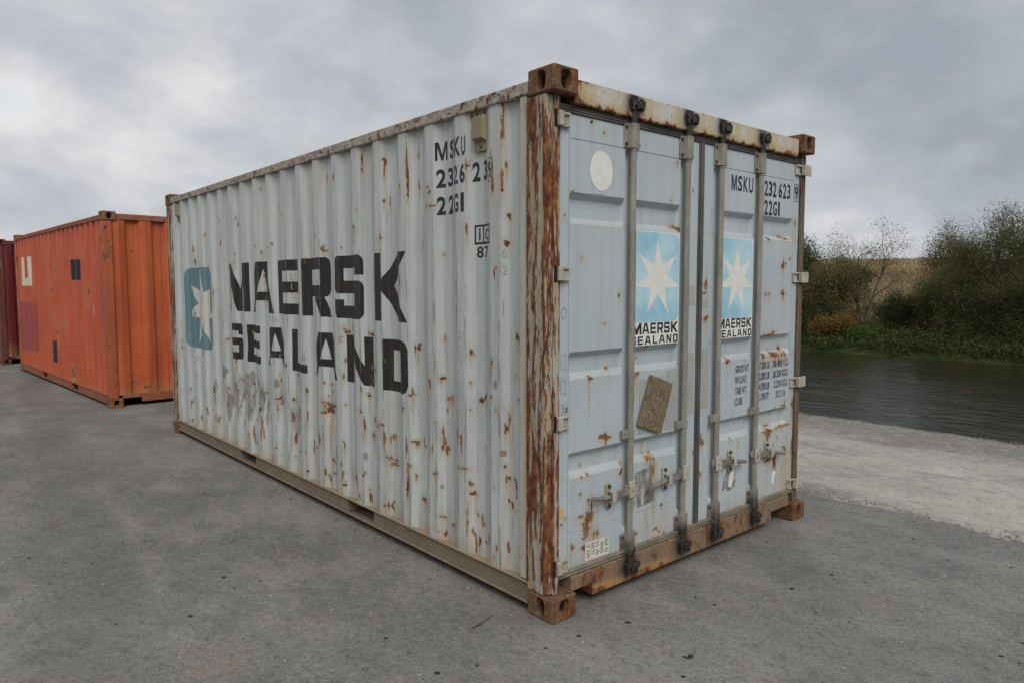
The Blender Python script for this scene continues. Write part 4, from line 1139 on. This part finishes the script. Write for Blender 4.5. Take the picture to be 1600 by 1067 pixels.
def rod_grease(V):
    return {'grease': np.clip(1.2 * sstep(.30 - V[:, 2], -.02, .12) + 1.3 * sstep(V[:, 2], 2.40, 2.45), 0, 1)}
def rod_set(i, x, door):
    sgn = -1 if i < 2 else 1
    yr = .045
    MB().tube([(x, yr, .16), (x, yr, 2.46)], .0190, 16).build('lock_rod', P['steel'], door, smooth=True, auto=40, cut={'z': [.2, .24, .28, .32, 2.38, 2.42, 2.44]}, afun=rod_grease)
    for (za, zb, up) in ((2.292, 2.416, 1), (.178, .302, -1)):
        b = MB().box(x - .060, x + .058, .049, .0575, za, zb, .004)
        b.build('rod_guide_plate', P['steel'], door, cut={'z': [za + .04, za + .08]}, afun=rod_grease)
        pts = [(x, yr - .002, za + .002), (x, yr - .002, zb - .002)]
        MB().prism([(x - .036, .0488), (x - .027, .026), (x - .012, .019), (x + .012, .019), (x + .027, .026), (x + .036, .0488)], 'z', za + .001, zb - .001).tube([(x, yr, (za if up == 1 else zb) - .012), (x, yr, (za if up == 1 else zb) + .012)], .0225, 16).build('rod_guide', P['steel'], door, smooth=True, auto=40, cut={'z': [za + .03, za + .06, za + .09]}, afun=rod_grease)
        for bx in (-.049, .047):
            for bz in (za + .02, zb - .02):
                MB().tube([(x + bx, .0488, bz), (x + bx, .042, bz)], [.0095, .008], 8).build('bolt', P['bolt'], door)
        # cam and keeper, black with grease
        zc = 2.505 if up == 1 else .118
        z1 = zb if up == 1 else za
        cm = MB().tube([(x, yr, z1), (x, yr, zc + .004 * up)], [.021, .024], 12)
        cm.tube([(x, yr, zc - .022), (x, yr, zc + .022)], .030, 12)
        M = Matrix.Translation((x + .022 , .028, zc)) @ Matrix.Rotation(rad(18 * up), 4, 'Y')
        cm.box(-.012, .034, -.018, .012, -.017, .017, .004, M)
        cm.tube([(x + .046, .012, zc + .012), (x + .046, .034, zc + .012)], .013, 8)
        cm.tube([(x - .004, .006, zc - .006), (x - .004, .034, zc - .006)], .014, 8)
        cm.build('lock_cam', P['greasy'], door, smooth=True, auto=35)
        kp = MB().box(x - .044, x - .030, .008, .0296 if up == 1 else .0336, zc - .030, zc + .026, .003)
        kp.build('cam_keeper', P['greasy'], door); kp = MB()
        kp.box(x + .028, x + .044, .010, .0296 if up == 1 else .0336, zc + (.014 if up == 1 else -.034), zc + (.034 if up == 1 else -.014), .003)
        kp.build('cam_keeper', P['greasy'], door)
    zc = (.832, .824, .820, .812)[i]
    MB().tube([(x, yr, zc - .022), (x, yr, zc + .022)], .0235, 14).box(x - .062, x - .016, .034, .041, zc - .024, zc + .022, .003).box(x - .066, x - .054, .034, .058, zc - .024, zc + .022, .003).build('rod_clamp', P['steel'], door, smooth=True, auto=35)
    # handle
    zh, ze, L_ = ((.540, .560, .315), (.548, .530, .335), (.545, .522, .295), (.528, .505, .335))[i]
    hb = MB().box(x - .030, x + .030, .016, .026, zh - .046, zh + .044, .006)
    hb.tube([(x, .012, zh), (x, .030, zh)], .011, 8)
    hb.box(x - .021, x + .021, .026, .06, zh - .020, zh + .02, .003)
    hb.build('handle_hub', P['hinge'], door)
    xr = x + sgn * .16
    p0 = Vector((x + sgn * .028, .022, zh - .004)); p1 = Vector((xr, .026, zh - .014)); p2 = Vector((x + sgn * L_, .018, ze - .014))
    hd = MB()
    for (qa, qb, ha, hb_, th) in ((p0, p1, .019, .015, .006),):
        Vv = []
        for q, h_ in ((qa, ha), (qb, hb_)):
            Vv += [(q.x, q.y - th, q.z - h_), (q.x, q.y + th, q.z - h_), (q.x, q.y + th, q.z + h_), (q.x, q.y - th, q.z + h_)]
        hd.add(Vv, [[0, 1, 2, 3], [4, 5, 6, 7], [0, 1, 5, 4], [1, 2, 6, 5], [2, 3, 7, 6], [3, 0, 4, 7]])
    hd.tube([p1 - (p2 - p1) * .1, p1 + (p2 - p1) * .15, p1 + (p2 - p1) * .5, p2], [.010, .0125, .0125, .011], 10)
    hd.build('handle', P['handle'], door, smooth=True, auto=30)
    # retainer: bolted obround plate and hook over the bar
    rt = MB()
    pl = [(xr + .017 * math.cos(a), zh - .012 + (.052 if math.sin(a) > 0 else -.052) + .017 * math.sin(a)) for a in [PI * 2 * (k + .5) / 16 for k in range(16)]]
    rt.prism(pl, 'y', .0470, .0565)
    rt.box(xr - .015, xr + .015, .006, .047, zh - .040, zh - .030, .003)
    rt.box(xr - .015, xr + .015, .004, .012, zh - .040, zh + .012, .003)
    rt.box(xr - .013, xr + .013, .010, .047, zh + .012, zh + .020, .003)
    rt.build('handle_retainer', P['hinge'], door)
    for q in (.050, -.052):
        MB().tube([(xr, .0470, zh - .012 + q), (xr, .036, zh - .012 + q)], [.011, .0085], 8).build('bolt', P['bolt'], door)
for i, x in enumerate(RODX):
    rod_set(i, x, doors[0] if i < 2 else doors[1])

# hinges
for z_ in (2.365, 1.655, .948, .245):
    for side in (0, 1):
        d_ = doors[side]
        def HX(a, b): return (a, b) if side == 0 else (CW - b, CW - a)
        h = MB().box(*HX(.096, .152), .050, .0578, z_ - .034, z_ + .034, .003)
        h.box(*HX(.096, .150), .038, .0498, z_ + .020, z_ + .034, .003).box(*HX(.096, .150), .040, .0498, z_ - .034, z_ - .024, .003)
        h.build('hinge_blade', P['hinge'], d_)
        k = MB().box(*HX(.066, .0955), .026, .0450, z_ - .034, z_ + .034, .004)
        k.build('hinge_knuckle', P['hinge'], d_)
        if side == 1:
            MB().box(2.3420, 2.4355, .018, .0255, z_ - .036, z_ + .036, .003).build('hinge_strap', P['hinge'], d_)
        MB().box(*HX(.047, .064), .0425, .0452, z_ - .040, z_ + .040, .001).build('slot_shade', P['dark'], g)  # raised dark plate, painted shade in place of a cut slot opening

# prints on the doors
def on_door(off=.0016):
    return lambda u, v: np.stack([u, YD - off + 0 * u, v], -1)
def dp(name, VF, mat, door, off=.0016, clip=None):
    return print_on(name, VF, mat, door, on_door(off), clipu=clip)
DLn, DRn = doors
dp('white_dot', outline_mesh([[(.383 + .083 * math.cos(a), 2.160 + .097 * math.sin(a)) for a in np.linspace(0, 2 * PI, 40)[:-1]]]), P['white'], DLn)
for (d_, xa, xb, cx) in ((DLn, .653, 1.029, .838), (DRn, 1.441, 1.796, 1.612)):
    dp('sticker_base', outline_mesh([rrect(xa, xb, 1.284, 1.888, .004, (0,) * 4)]), P['white'], d_, .0016)
    dp('sticker_field', outline_mesh([rrect(xa, xb - .006, 1.405, 1.882, .045, (0, 1, 1, 0))]), P['skyblue'], d_, .0021)
    dp('sticker_star', outline_mesh([star_pts(cx, 1.638, .203, .40)]), P['white'], d_, .0026, (xa, xb))
    xl = xa - .028
    ws = [(0, .20), (.215, .36), (.385, .50), (.53, .655), (.68, .80), (.83, .985)]
    for ch, (a, b) in zip('MAERSK', ws):
        dp('sticker_letter', fit(outline_mesh(GL[ch]), xl + a * (xb - xl), xl + b * (xb - xl), 1.343, 1.402), P['black_small'], d_, .0024, (xa + .001, xb))
    ws = [(0.0, .10), (.135, .24), (.285, .42), (.465, .57), (.60, .735), (.78, .88), (.905, .985)] if False else [(-.02, .09), (.125, .235), (.27, .40), (.44, .54), (.57, .70), (.735, .84), (.88, .985)]
    for ch, (a, b) in zip('SEALAND', ws):
        dp('sticker_letter', fit(outline_mesh(GL[ch]), xl + a * (xb - xl), xl + b * (xb - xl), 1.289, 1.333), P['black_small'], d_, .0024, (xa + .001, xb))
def dtext(txt, a, b, z0, z1, mat='black_small', bold=.02, d_=DRn, name='number_mark'):
    dp(name, fit(outline_mesh(GL['m']) if txt == 'M' else text_mesh(txt, bold), a, b, z0, z1), P[mat], d_)
for ch, a, b in (('M', 1.533, 1.590), ('S', 1.602, 1.650), ('K', 1.664, 1.716), ('U', 1.726, 1.775)):
    dtext(ch, a, b, 2.168, 2.260)
for ch, a in (('2', 1.908), ('3', 1.960), ('2', 2.012), ('6', 2.084), ('2', 2.137), ('3', 2.190)):
    dtext(ch, a, a + .042, 2.166, 2.261)
dtext('9', 2.292, 2.330, 2.170, 2.258)
dp('check_digit_frame', outline_mesh([rrect(2.283, 2.338, 2.158, 2.270, .002, (0,) * 4), rrect(2.287, 2.334, 2.162, 2.266, .002, (0,) * 4)]), P['black_small'], DRn)
for ch, a, b in (('2', 1.912, 1.955), ('2', 1.966, 2.008), ('G', 2.020, 2.066), ('1', 2.082, 2.102)):
    dtext(ch, a, b, 2.048, 2.140)
for k, (a, b, c, ex) in enumerate((('GROSS WT.', '7.200 LB', '30.480 KG', 0), ('PAYLOAD', '2.280 LB', '28.250 KGS', -.03), ('TARE WT.', '4.920 LB', '2.230 KGS', -.025), ('CUBE', '1.170 FT', '33.2 M', -.07))):
    z1 = 1.112 - .068 * k
    dtext(a, 1.622, 1.778 + ex, z1 - .046, z1, 'faint', .02, name='weight_text')
    dtext(b, 1.900, 2.028, z1 - .046, z1 + .002, 'faint', .02, name='weight_text')
    dtext(c, 2.066 + (.02 if k == 2 else .045 if k == 3 else 0), 2.262 - (.03 if k == 3 else 0), z1 - .046, z1 + .002, 'faint', .02, name='weight_text')
dp('grey_paint_patch', outline_mesh([[(1.122, .862), (1.186, .862), (1.186, 1.215), (1.122, 1.22)]]), P['greytape'], DLn)
dp('grey_paint_patch', outline_mesh([[(.925, .803), (1.024, .803), (1.024, 1.138), (.93, 1.135)]]), P['greytape'], DLn)
dp('grey_paint_patch', outline_mesh([[(1.264, .885), (1.330, .885), (1.330, 1.238), (1.264, 1.235)]]), P['greytape'], DRn)
dp('grey_paint_patch', outline_mesh([[(1.264, 1.475), (1.318, 1.475), (1.318, 1.515), (1.264, 1.515)]]), P['greytape'], DRn)
dp('grey_paint_patch', outline_mesh([[(1.124, 1.49), (1.184, 1.49), (1.184, 1.60), (1.124, 1.60)]]), P['greytape'], DLn)
dp('scraped_sticker', outline_mesh([[(.662, .606), (.795, .622), (.838, .425), (.690, .412)]]), P['scratchtape'], DLn)
dp('scraped_sticker', outline_mesh([[(1.50, .345), (1.535, .36), (1.56, .335), (1.64, .35), (1.655, .47), (1.60, .462), (1.56, .475), (1.52, .43)]]), P['scratchtape'], DRn)
dp('sticker_remnant', outline_mesh([[(1.565, .365), (1.60, .350), (1.622, .40), (1.625, .452), (1.595, .455), (1.572, .43)]]), P['white'], DRn, .0022)
dp('sticker_remnant', outline_mesh([[(2.085, .285), (2.115, .28), (2.125, .33), (2.14, .36), (2.10, .378), (2.086, .34)]]), P['white'], DRn)
dp('yellow_sticker', outline_mesh([[(.104, .478), (.130, .480), (.130, .532), (.104, .530)]]), P['yellow'], DLn)
dp('data_label', outline_mesh([[(.280, .197), (.464, .190), (.462, .303), (.282, .308)]] if False else [[(.282, .222), (.464, .222), (.462, .312), (.284, .316)]]), P['paper'], DLn)
lb = []
for r_ in range(7):
    zz_ = .300 - .0105 * r_
    for c_ in range(5):
        xa = .292 + .034 * c_ + (.004 if r_ % 2 else 0)
        if (r_ * 5 + c_) % 7 == 3: continue
        lb.append([(xa, zz_), (xa + .022 + .004 * ((r_ + c_) % 2), zz_), (xa + .022 + .004 * ((r_ + c_) % 2), zz_ + .0045), (xa, zz_ + .0045)])
dp('label_print', outline_mesh(lb), P['faint'], DLn, .0022)
for t_, za, zb in (('O', 1.44, 1.50), ('12', 1.20, 1.28), ('12', 1.08, 1.16), ('x', .98, 1.04)):
    dp('pen_scribble', fit(text_mesh(t_, -.006), .108, .146, za, zb), P['pencil'], DLn)
# board wedged behind the lock rod
pl4 = [(.774, 1.126), (.956, 1.061), (.859, .798), (.667, .865)]
bd = MB()
Vb = [(u, .053, v) for u, v in pl4] + [(u, .042 - .006 * (i in (1, 2)), v) for i, (u, v) in enumerate(pl4)]
bd.add(Vb, [[0, 1, 2, 3], [4, 5, 6, 7], [0, 1, 5, 4], [1, 2, 6, 5], [2, 3, 7, 6], [3, 0, 4, 7]])
bo = bd.build('wedged_board', P['board'], DLn)
bo['label'] = 'tilted weathered brown board fixed to the left door'
dp('scraped_sticker', outline_mesh([[(.690, .812), (.905, .812), (.905, 1.112), (.700, 1.10)]]), P['greytape'], DLn, .0019)

# ---------------- containers behind -------------------------------------------------------------
def plain_container(label, loc, rz, side, end, post, rail, cast, y0, spots=(), detail=True):
    r = empty('shipping_container', loc, rz)
    tag(r, label, 'container', 'shipping containers on the yard')
    castings(r, cast)
    fold = np.array([0, .012, .056, .068, .08, .132, .144, .156, .2, .212, .224])
    ys = np.sort(np.concatenate([y0 - PITCH + PITCH * k + fold for k in range(0, 22)]))
    ys = np.concatenate([[.15], ys[(ys > .16) & (ys < 5.9)], [5.9]])
    zs = np.linspace(.16, 2.49, 90 if detail else 8)
    def at(Y, Z):
        rr, st = splat(Y, Z, spots)
        q = np.mod(Y - y0, PITCH)
        ed = np.exp(-((np.minimum(q, PITCH - q)) / .009) ** 2) + np.exp(-((q - .212) / .009) ** 2)
        low = np.exp(-np.maximum(Z - .16, 0) / .08) * .6
        return {'rust': rr, 'stain': np.clip(st + low * .5, 0, 1), 'edge': np.clip(ed, 0, 1)}
    sx = lambda Y, Z: corr(Y, y0, .012, .048) + .008 * (vnoise(Y * 2.2, Z * 2, 81) - .5)
    s1 = grid_mesh('side_panel', ys, zs, lambda Y, Z: (sx(Y, Z), Y, Z), side, r, at)
    grid_mesh('side_panel', ys, np.linspace(.16, 2.49, 8), lambda Y, Z: (CW - corr(Y, y0, .012, .048), Y, Z), side, r, flip=True)
    ep = (0, .03, .16, .19, .33)
    exs = np.sort(np.concatenate([.265 + .33 * k + np.array([0, .01, .02, .03, .04, .15, .16, .17, .18, .19, .20]) for k in range(-1, 8)]))
    exs = np.concatenate([[.11], exs[(exs > .12) & (exs < CW - .12)], [CW - .11]])
    grid_mesh('end_panel', exs, np.linspace(.16, 2.49, 60 if detail else 8), lambda X_, Z: (X_, corr(X_, .265, .026, .082, ep) + .004 * (vnoise(X_ * 3, Z * 2, 82) - .5), Z), end, r,
              lambda X_, Z: {'stain': np.exp(-np.maximum(Z - .16, 0) / .08) * .7, 'rust': splat(X_, Z, [(.52, .30, .03, .03, .05), (.60, .26, .04, .03, 0), (.45, .24, .03, .02, 0), (.62, 1.25, .02, .03, .04), (.58, 1.1, .012, .05, .03), (.95, .28, .04, .04, 0), (.30, .3, .02, .05, 0), (.66, .7, .02, .03, .05)])[0]})
    grid_mesh('end_panel', exs, np.linspace(.16, 2.49, 8), lambda X_, Z: (X_, CL - corr(X_, .265, .026, .082, ep), Z), end, r, flip=True)
    for x0_, x1_ in ((.004, .115), (CW - .115, CW - .004)):
        MB().box(x0_, x1_, .012, .155, .1185, 2.4725, .010).build('corner_post', post, r)
        MB().box(x0_, x1_, CL - .155, CL - .012, .1185, 2.4725, .010).build('corner_post', post, r)
    for x0_, x1_ in ((.003, .062), (CW - .062, CW - .003)):
        MB().box(x0_, x1_, .178, CL - .178, 2.485, 2.549, .006).build('top_rail', rail, r)
        b = MB()
        for (ya, yb) in ((.178, 1.72), (2.10, 3.78), (4.16, CL - .178)):
            b.box(x0_ + .008, x1_ - .008, ya, yb, .056, .150, .003)
        b.box(x0_, x1_, .178, CL - .178, .1502, .162, .002).box(x0_, x1_, .178, CL - .178, .044, .0558, .002)
        b.build('bottom_rail', rail, r)
    for y0_, y1_ in ((.02, .09), (CL - .09, CL - .02)):
        MB().box(.162, CW - .162, y0_, y1_, 2.488, 2.565, .006).build('end_rail', rail, r)
        MB().box(.162, .40, y0_, y1_, .115, .168, .004).box(.4002, CW - .4002, y0_, y1_, .050, .168, .004).box(CW - .40, CW - .162, y0_, y1_, .115, .168, .004).build('end_sill', rail, r)
    MB().box(.07, CW - .07, .1, CL - .1, .166, .19, .002).build('floor', P['dark'], r)
    MB().box(.05, CW - .05, .05, CL - .05, 2.53, 2.548, .002).build('roof_panel', side, r)
    for ya in (1.72, 3.78):
        MB().box(.066, CW - .066, ya, ya + .006, .058, .149, .001).box(.066, CW - .066, ya + .374, ya + .38, .058, .149, .001).build('forklift_pocket', rail, r)
    def pr(name, VF, mat, off=.0025):
        v0, v1 = VF[0][:, 1].min(), VF[0][:, 1].max()
        return print_on(name, VF, mat, s1, lambda u, v: np.stack([sx(-u, v) - off, -u, v], -1), -ys[::-1], zs)
    return r, pr

_sp = [(2.0, .32, .10, .12, .05), (1.9, .45, .04, .05, .02), (1.35, .95, .05, .06, .08), (1.25, 1.4, .05, .10, .05), (2.35, 1.1, .03, .12, .1), (2.15, 1.35, .03, .05, .03), (2.9, .9, .03, .10, .05), (3.2, 1.2, .02, .12, .1), (.9, 1.55, .02, .07, .02), (3.0, 2.0, .02, .05, .02)]
for k in range(60): _sp.append((_rg.uniform(.2, 5.8), _rg.uniform(.2, 2.4), _rg.uniform(.008, .02), _rg.uniform(.01, .05), _rg.choice([0, .05])))
ro, pr = plain_container('orange-red corrugated shipping container with black paint patches behind the grey one', (-.192, 8.199, 0), rad(3.083), P['orange'], P['orange_end'], P['orange_post'], P['orange_rail'], P['orange_casting'], .41, _sp)
pr('painted_letter', fit(outline_mesh(GL['H']), -5.56, -4.60, 1.627, 2.15), P['creamletter'])
pr('black_patch', outline_mesh([[(-1.80, 1.71), (-1.36, 1.70), (-1.35, 2.0), (-1.79, 2.01)]]), P['blackpatch'])
pr('black_patch', outline_mesh([[(-3.35, .37), (-3.0, .38), (-2.99, .735), (-3.36, .72)]]), P['blackpatch'])
pr('purple_patch', outline_mesh([[(-5.80, .42), (-4.38, .46), (-4.36, 1.32), (-5.79, 1.33)]]), P['purple'], .0020)
for (a, b, z0, z1) in ((.645, .625, 1.20, 1.36), (.70, .69, .82, .92), (.80, .785, 2.22, 2.36)):
    pr('paint_mark', outline_mesh([[(-a, z0), (-b, z0), (-b, z1), (-a, z1)]]), P['creamletter'])
plain_container('dark red shipping container at the far end of the row', (-.669, 15.70, 0), rad(2.0), P['red'], P['red'], P['red_post'], P['red_post'], P['red_post'], .41, (), False)
# ------------------------------------------------------------------ vegetation on the far bank
def leaf_quads(P3, dirs, length, width, rng):
    """narrow 4-point leaves at P3 with main axis dirs"""
    n = len(P3)
    d = dirs / (np.linalg.norm(dirs, axis=1, keepdims=True) + 1e-9)
    r = rng.normal(size=(n, 3)); s_ = np.cross(d, r); s_ /= (np.linalg.norm(s_, axis=1, keepdims=True) + 1e-9)
    L_ = (length * rng.uniform(.6, 1.3, n))[:, None]; W2 = (width * rng.uniform(.6, 1.3, n) * .5)[:, None]
    a = P3; b = P3 + d * L_ * .5 + s_ * W2; c = P3 + d * L_; e = P3 + d * L_ * .5 - s_ * W2
    V = np.stack([a, b, c, e], 1).reshape(-1, 3)
    F = np.arange(n * 4).reshape(n, 4)
    return V, F

def tree(name, label, base, height, spread, stems, leaves, leafmat, seed, llen=.09, lwid=.022, lean=(0, 0), open_=.0, low=.15, trunk_r=.06, cat='tree', group='trees and bushes on the far bank', jit=.10, tint_top=.5):
    rg = random.Random(seed); rng = np.random.default_rng(seed)
    root = empty(name, base)
    tag(root, label, cat, group)
    tv = []; tf = []; sites = []
    def tube(path, r0, r1, n=5):
        b = len(tv)
        for i, p in enumerate(path):
            t = (path[min(i + 1, len(path) - 1)] - path[max(i - 1, 0)]).normalized()
            e1 = t.cross(Vector((.3, .9, .2))).normalized(); e2 = t.cross(e1)
            r = r0 + (r1 - r0) * i / (len(path) - 1)
            for k in range(n):
                q = 2 * PI * k / n
                tv.append(p + (e1 * math.cos(q) + e2 * math.sin(q)) * r)
        for i in range(len(path) - 1):
            for k in range(n):
                tf.append([b + i * n + k, b + i * n + (k + 1) % n, b + (i + 1) * n + (k + 1) % n, b + (i + 1) * n + k])
    def grow(p, d, L_, r, lev):
        nseg = 6 if lev < 2 else 4
        path = [p.copy()]
        for i in range(nseg):
            d = (d + Vector((rg.gauss(0, .16), rg.gauss(0, .16), rg.gauss(.03 if lev else .05, .12)))).normalized()
            p = p + d * (L_ / nseg)
            path.append(p.copy())
            f = (i + 1) / nseg
            if lev >= 2 or (lev == 1 and f > .35):
                sites.append((p.copy(), d.copy(), lev))
            if lev < 3 and f > (low if lev == 0 else .2):
                for _ in range(2 if lev < 2 else 1):
                    if rg.random() < .85:
                        ang = rg.uniform(.4, 1.0); az = rg.uniform(0, 2 * PI)
                        e1 = d.cross(Vector((0, 0, 1)) if abs(d.z) < .95 else Vector((1, 0, 0))).normalized(); e2 = d.cross(e1)
                        nd = (d * math.cos(ang) + (e1 * math.cos(az) + e2 * math.sin(az)) * math.sin(ang)).normalized()
                        grow(p, nd, L_ * rg.uniform(.38, .62) * (1.15 - .5 * f), r * (1 - .6 * f) * .55, lev + 1)
        tube(path, r, r * .35)
    for s_ in range(stems):
        a = 2 * PI * s_ / stems + rg.uniform(-.4, .4)
        out = rg.uniform(.25, .9) * spread / height if stems > 1 else .05
        d = Vector((math.cos(a) * out + lean[0], math.sin(a) * out + lean[1], 1)).normalized()
        grow(Vector((math.cos(a) * .12 * stems * .3, math.sin(a) * .12 * stems * .3, -.25)), d, height * rg.uniform(.72, .98), trunk_r * rg.uniform(.7, 1.1), 0)
    mesh_np('trunk', np.array([v[:] for v in tv]), tf, P['bark'], root, smooth=True)
    sp_ = np.array([s[0][:] for s in sites]); sd_ = np.array([s[1][:] for s in sites])
    k = rng.integers(0, len(sp_), leaves)
    clump = rng.random(len(sp_)) ** 1.3            # some twigs carry few leaves: gaps
    keep = rng.random(leaves) < (open_ * clump[k] + (1 - open_))
    k = k[keep]
    pos = sp_[k] + np.clip(rng.normal(0, jit, (len(k), 3)), -1.5 * jit, 1.5 * jit) + sd_[k] * rng.uniform(-.15, .15, len(k))[:, None]
    dr = sd_[k] * .7 + rng.normal(0, .65, (len(k), 3)) + np.array([0, 0, -.25])
    V, F = leaf_quads(pos, dr, llen, lwid, rng)
    hz_ = np.clip((pos[:, 2]) / height, 0, 1)
    tw = rng.random(len(sp_))
    tint = np.clip(.68 * tw[k] + .32 * rng.random(len(k)), 0, 1)
    mesh_np('crown', V, F, P[leafmat], root, attrs={'tint': np.repeat(tint, 4)})
    return root

def gz(x, y): return float(bank_h(np.array(x, float), np.array(y, float)))
def T(name, label, x, y, *a, **k): return tree(name, label, (x, y, gz(x, y)), *a, **k)

T('willow_tree', 'wide dark willow dome over the bank at the right edge of the photo', 23.4, 3.0, 3.05, 3.9, 12, 136000, 'leaf_willow', 11, llen=.078, lwid=.020, trunk_r=.10, low=.05, open_=.25, jit=.17)
T('willow_tree', 'low willow bush drooping left of the big willow', 23.4, 5.3, 1.9, 2.0, 9, 71400, 'leaf_willow', 12, llen=.078, lwid=.020, trunk_r=.05, low=.04, open_=.25, jit=.16)
T('willow_tree', 'dark willow filling in behind the big willow', 26.0, 4.6, 3.3, 2.6, 8, 78200, 'leaf_willow', 13, llen=.078, lwid=.020, trunk_r=.08, low=.05, open_=.25, jit=.17)
T('willow_tree', 'willow on the bank beyond the right edge of the photo', 23.4, -0.6, 3.7, 3.0, 8, 78200, 'leaf_willow', 14, llen=.078, lwid=.020, trunk_r=.1, low=.06, open_=.3, jit=.17)
T('willow_tree', 'willow further along the bank, outside the photo to the right', 23.8, -4.2, 3.4, 2.8, 8, 57800, 'leaf_willow', 26, llen=.078, lwid=.020, trunk_r=.1, low=.06, open_=.3, jit=.17)
T('willow_tree', 'lowest willow bush with its skirt of leaves near the water', 22.5, 3.7, 1.3, 2.2, 9, 57800, 'leaf_willow', 24, llen=.078, lwid=.020, trunk_r=.04, low=.03, open_=.2, jit=.16)
T('sparse_tree', 'sparse airy olive tree with thin bare branches against the dry hill', 23.2, 8.65, 3.05, 1.35, 5, 10500, 'leaf_olive', 15, llen=.075, lwid=.024, trunk_r=.045, low=.38, open_=.75, lean=(0, -.10), jit=.10)
T('leafy_tree', 'dense green tree half hidden by the right edge of the grey container', 24.2, 10.8, 2.95, 1.5, 5, 34000, 'leaf_dark', 16, llen=.10, lwid=.03, trunk_r=.07, low=.1, open_=.35, jit=.15)
T('leafy_tree', 'yellow-green bushy tree beside the sparse tree, next to the grey container', 23.0, 9.75, 2.2, 1.2, 6, 24000, 'leaf_olive', 17, llen=.085, lwid=.026, trunk_r=.045, low=.1, open_=.3, jit=.13)
T('leafy_tree', 'dark tree on the bank hidden behind the grey container', 24.5, 13.2, 3.2, 1.8, 4, 22000, 'leaf_dark', 18, trunk_r=.08, low=.15, open_=.4, jit=.15)
T('round_shrub', 'round dark green shrub below the dry hillside', 24.3, 7.35, 1.35, 1.1, 7, 16000, 'leaf_dark', 19, llen=.075, trunk_r=.03, low=.05, open_=.2, cat='shrub', jit=.14)
T('autumn_shrub', 'low orange-leaved shrub at the water by the grey container', 21.6, 8.75, .75, .6, 7, 6500, 'leaf_autumn', 20, llen=.07, lwid=.035, trunk_r=.015, low=.05, open_=.2, cat='shrub', jit=.09)
T('green_shrub', 'bright green low shrub right of the orange shrub', 21.7, 7.75, .60, .75, 7, 7000, 'leaf_green', 21, llen=.07, lwid=.035, trunk_r=.015, low=.05, open_=.2, cat='shrub', jit=.10)
T('dark_shrub', 'dark shrub at the foot of the yellow-green bushy tree', 22.6, 9.9, 1.3, .8, 6, 9000, 'leaf_dark', 22, trunk_r=.02, low=.05, open_=.2, cat='shrub', jit=.12)

# undergrowth along the waterline and dry grass on the hill
def undergrowth():
    rng = np.random.default_rng(30)
    nc = 1700
    cy = rng.uniform(-6, 16, nc); cx = 20.35 + np.abs(rng.normal(0, 1, nc)) * 1.25 + .15
    ht = rng.uniform(.10, .42, nc) * np.clip(.5 + (cx - 20.3) * .45, .4, 1.25)
    per = 44
    k = np.repeat(np.arange(nc), per)
    a = rng.uniform(0, 2 * PI, len(k)); rr = np.sqrt(rng.random(len(k))) * .28
    x = cx[k] + rr * np.cos(a); y = cy[k] + rr * np.sin(a)
    z = bank_h(x, y) + ht[k] * rng.random(len(k)) ** .8 * np.clip(1.15 - rr / .34, .1, 1)
    z = np.where(x < 20.25, np.maximum(z, WATER_Z + .02), z)
    V, F = leaf_quads(np.stack([x, y, z], 1), np.stack([np.cos(a), np.sin(a), rng.uniform(-.3, .9, len(k))], 1), .085, .038, rng)
    t = np.clip(.6 * rng.random(nc)[k] + .4 * rng.random(len(k)), 0, 1)
    tag(mesh_np('bank_undergrowth', V, F, P['leaf_under'], attrs={'tint': np.repeat(t, 4)}), 'low tangled green undergrowth along the far waterline', 'undergrowth', kind='stuff')
undergrowth()
def hill_grass():
    rng = np.random.default_rng(31)
    n = 34000
    x = 25 + 37 * rng.random(n) ** .8; ang = rng.uniform(.10, .52, n)
    y = -2.3 + (x + 2.26) * ang
    z = bank_h(x, y) - .02
    sz = rng.uniform(.12, .38, n) * (.6 + .8 * vnoise(x * .5, y * .5, 33))
    w2 = .012 + .0008 * x
    d = np.stack([rng.normal(0, .3, n), rng.normal(0, .3, n), np.ones(n)], 1) * sz[:, None]
    s_ = np.stack([-np.sin(ang), np.cos(ang), 0 * ang], 1) * (w2 * rng.uniform(.6, 1.6, n))[:, None]
    p = np.stack([x, y, z], 1)
    V = np.stack([p - s_, p + s_, p + d], 1).reshape(-1, 3)
    bnd = np.interp(x + 5 * (vnoise(y * .3, x * .1, 35) - .5), [24, 31, 36, 39, 43, 50, 53, 70], [.35, .35, .75, .3, .15, .2, .85, .8])
    t = np.clip(.65 * bnd + .2 * vnoise(x * .35, y * .8, 34) + .25 * rng.random(n), 0, 1)
    tag(mesh_np('dry_hill_grass', V, np.arange(n * 3).reshape(n, 3), P['straw'], attrs={'tint': np.repeat(t, 3)}), 'dry straw-coloured grass covering the hill across the river', 'grass', kind='stuff')
hill_grass()

# one twig on the asphalt beside the grey container
t = MB()
t.tube([(-.30 + math.cos(.3) * .15 * q + .008 * math.sin(q * 7), .22 + math.sin(.3) * .15 * q + .006 * math.cos(q * 5), .004) for q in np.linspace(0, 1, 5)], [.0025, .0024, .002, .0018, .001], 6)
tag(t.build('twig', P['twig'], None), 'thin dark twig lying on the asphalt near the front corner of the grey container', 'twig')
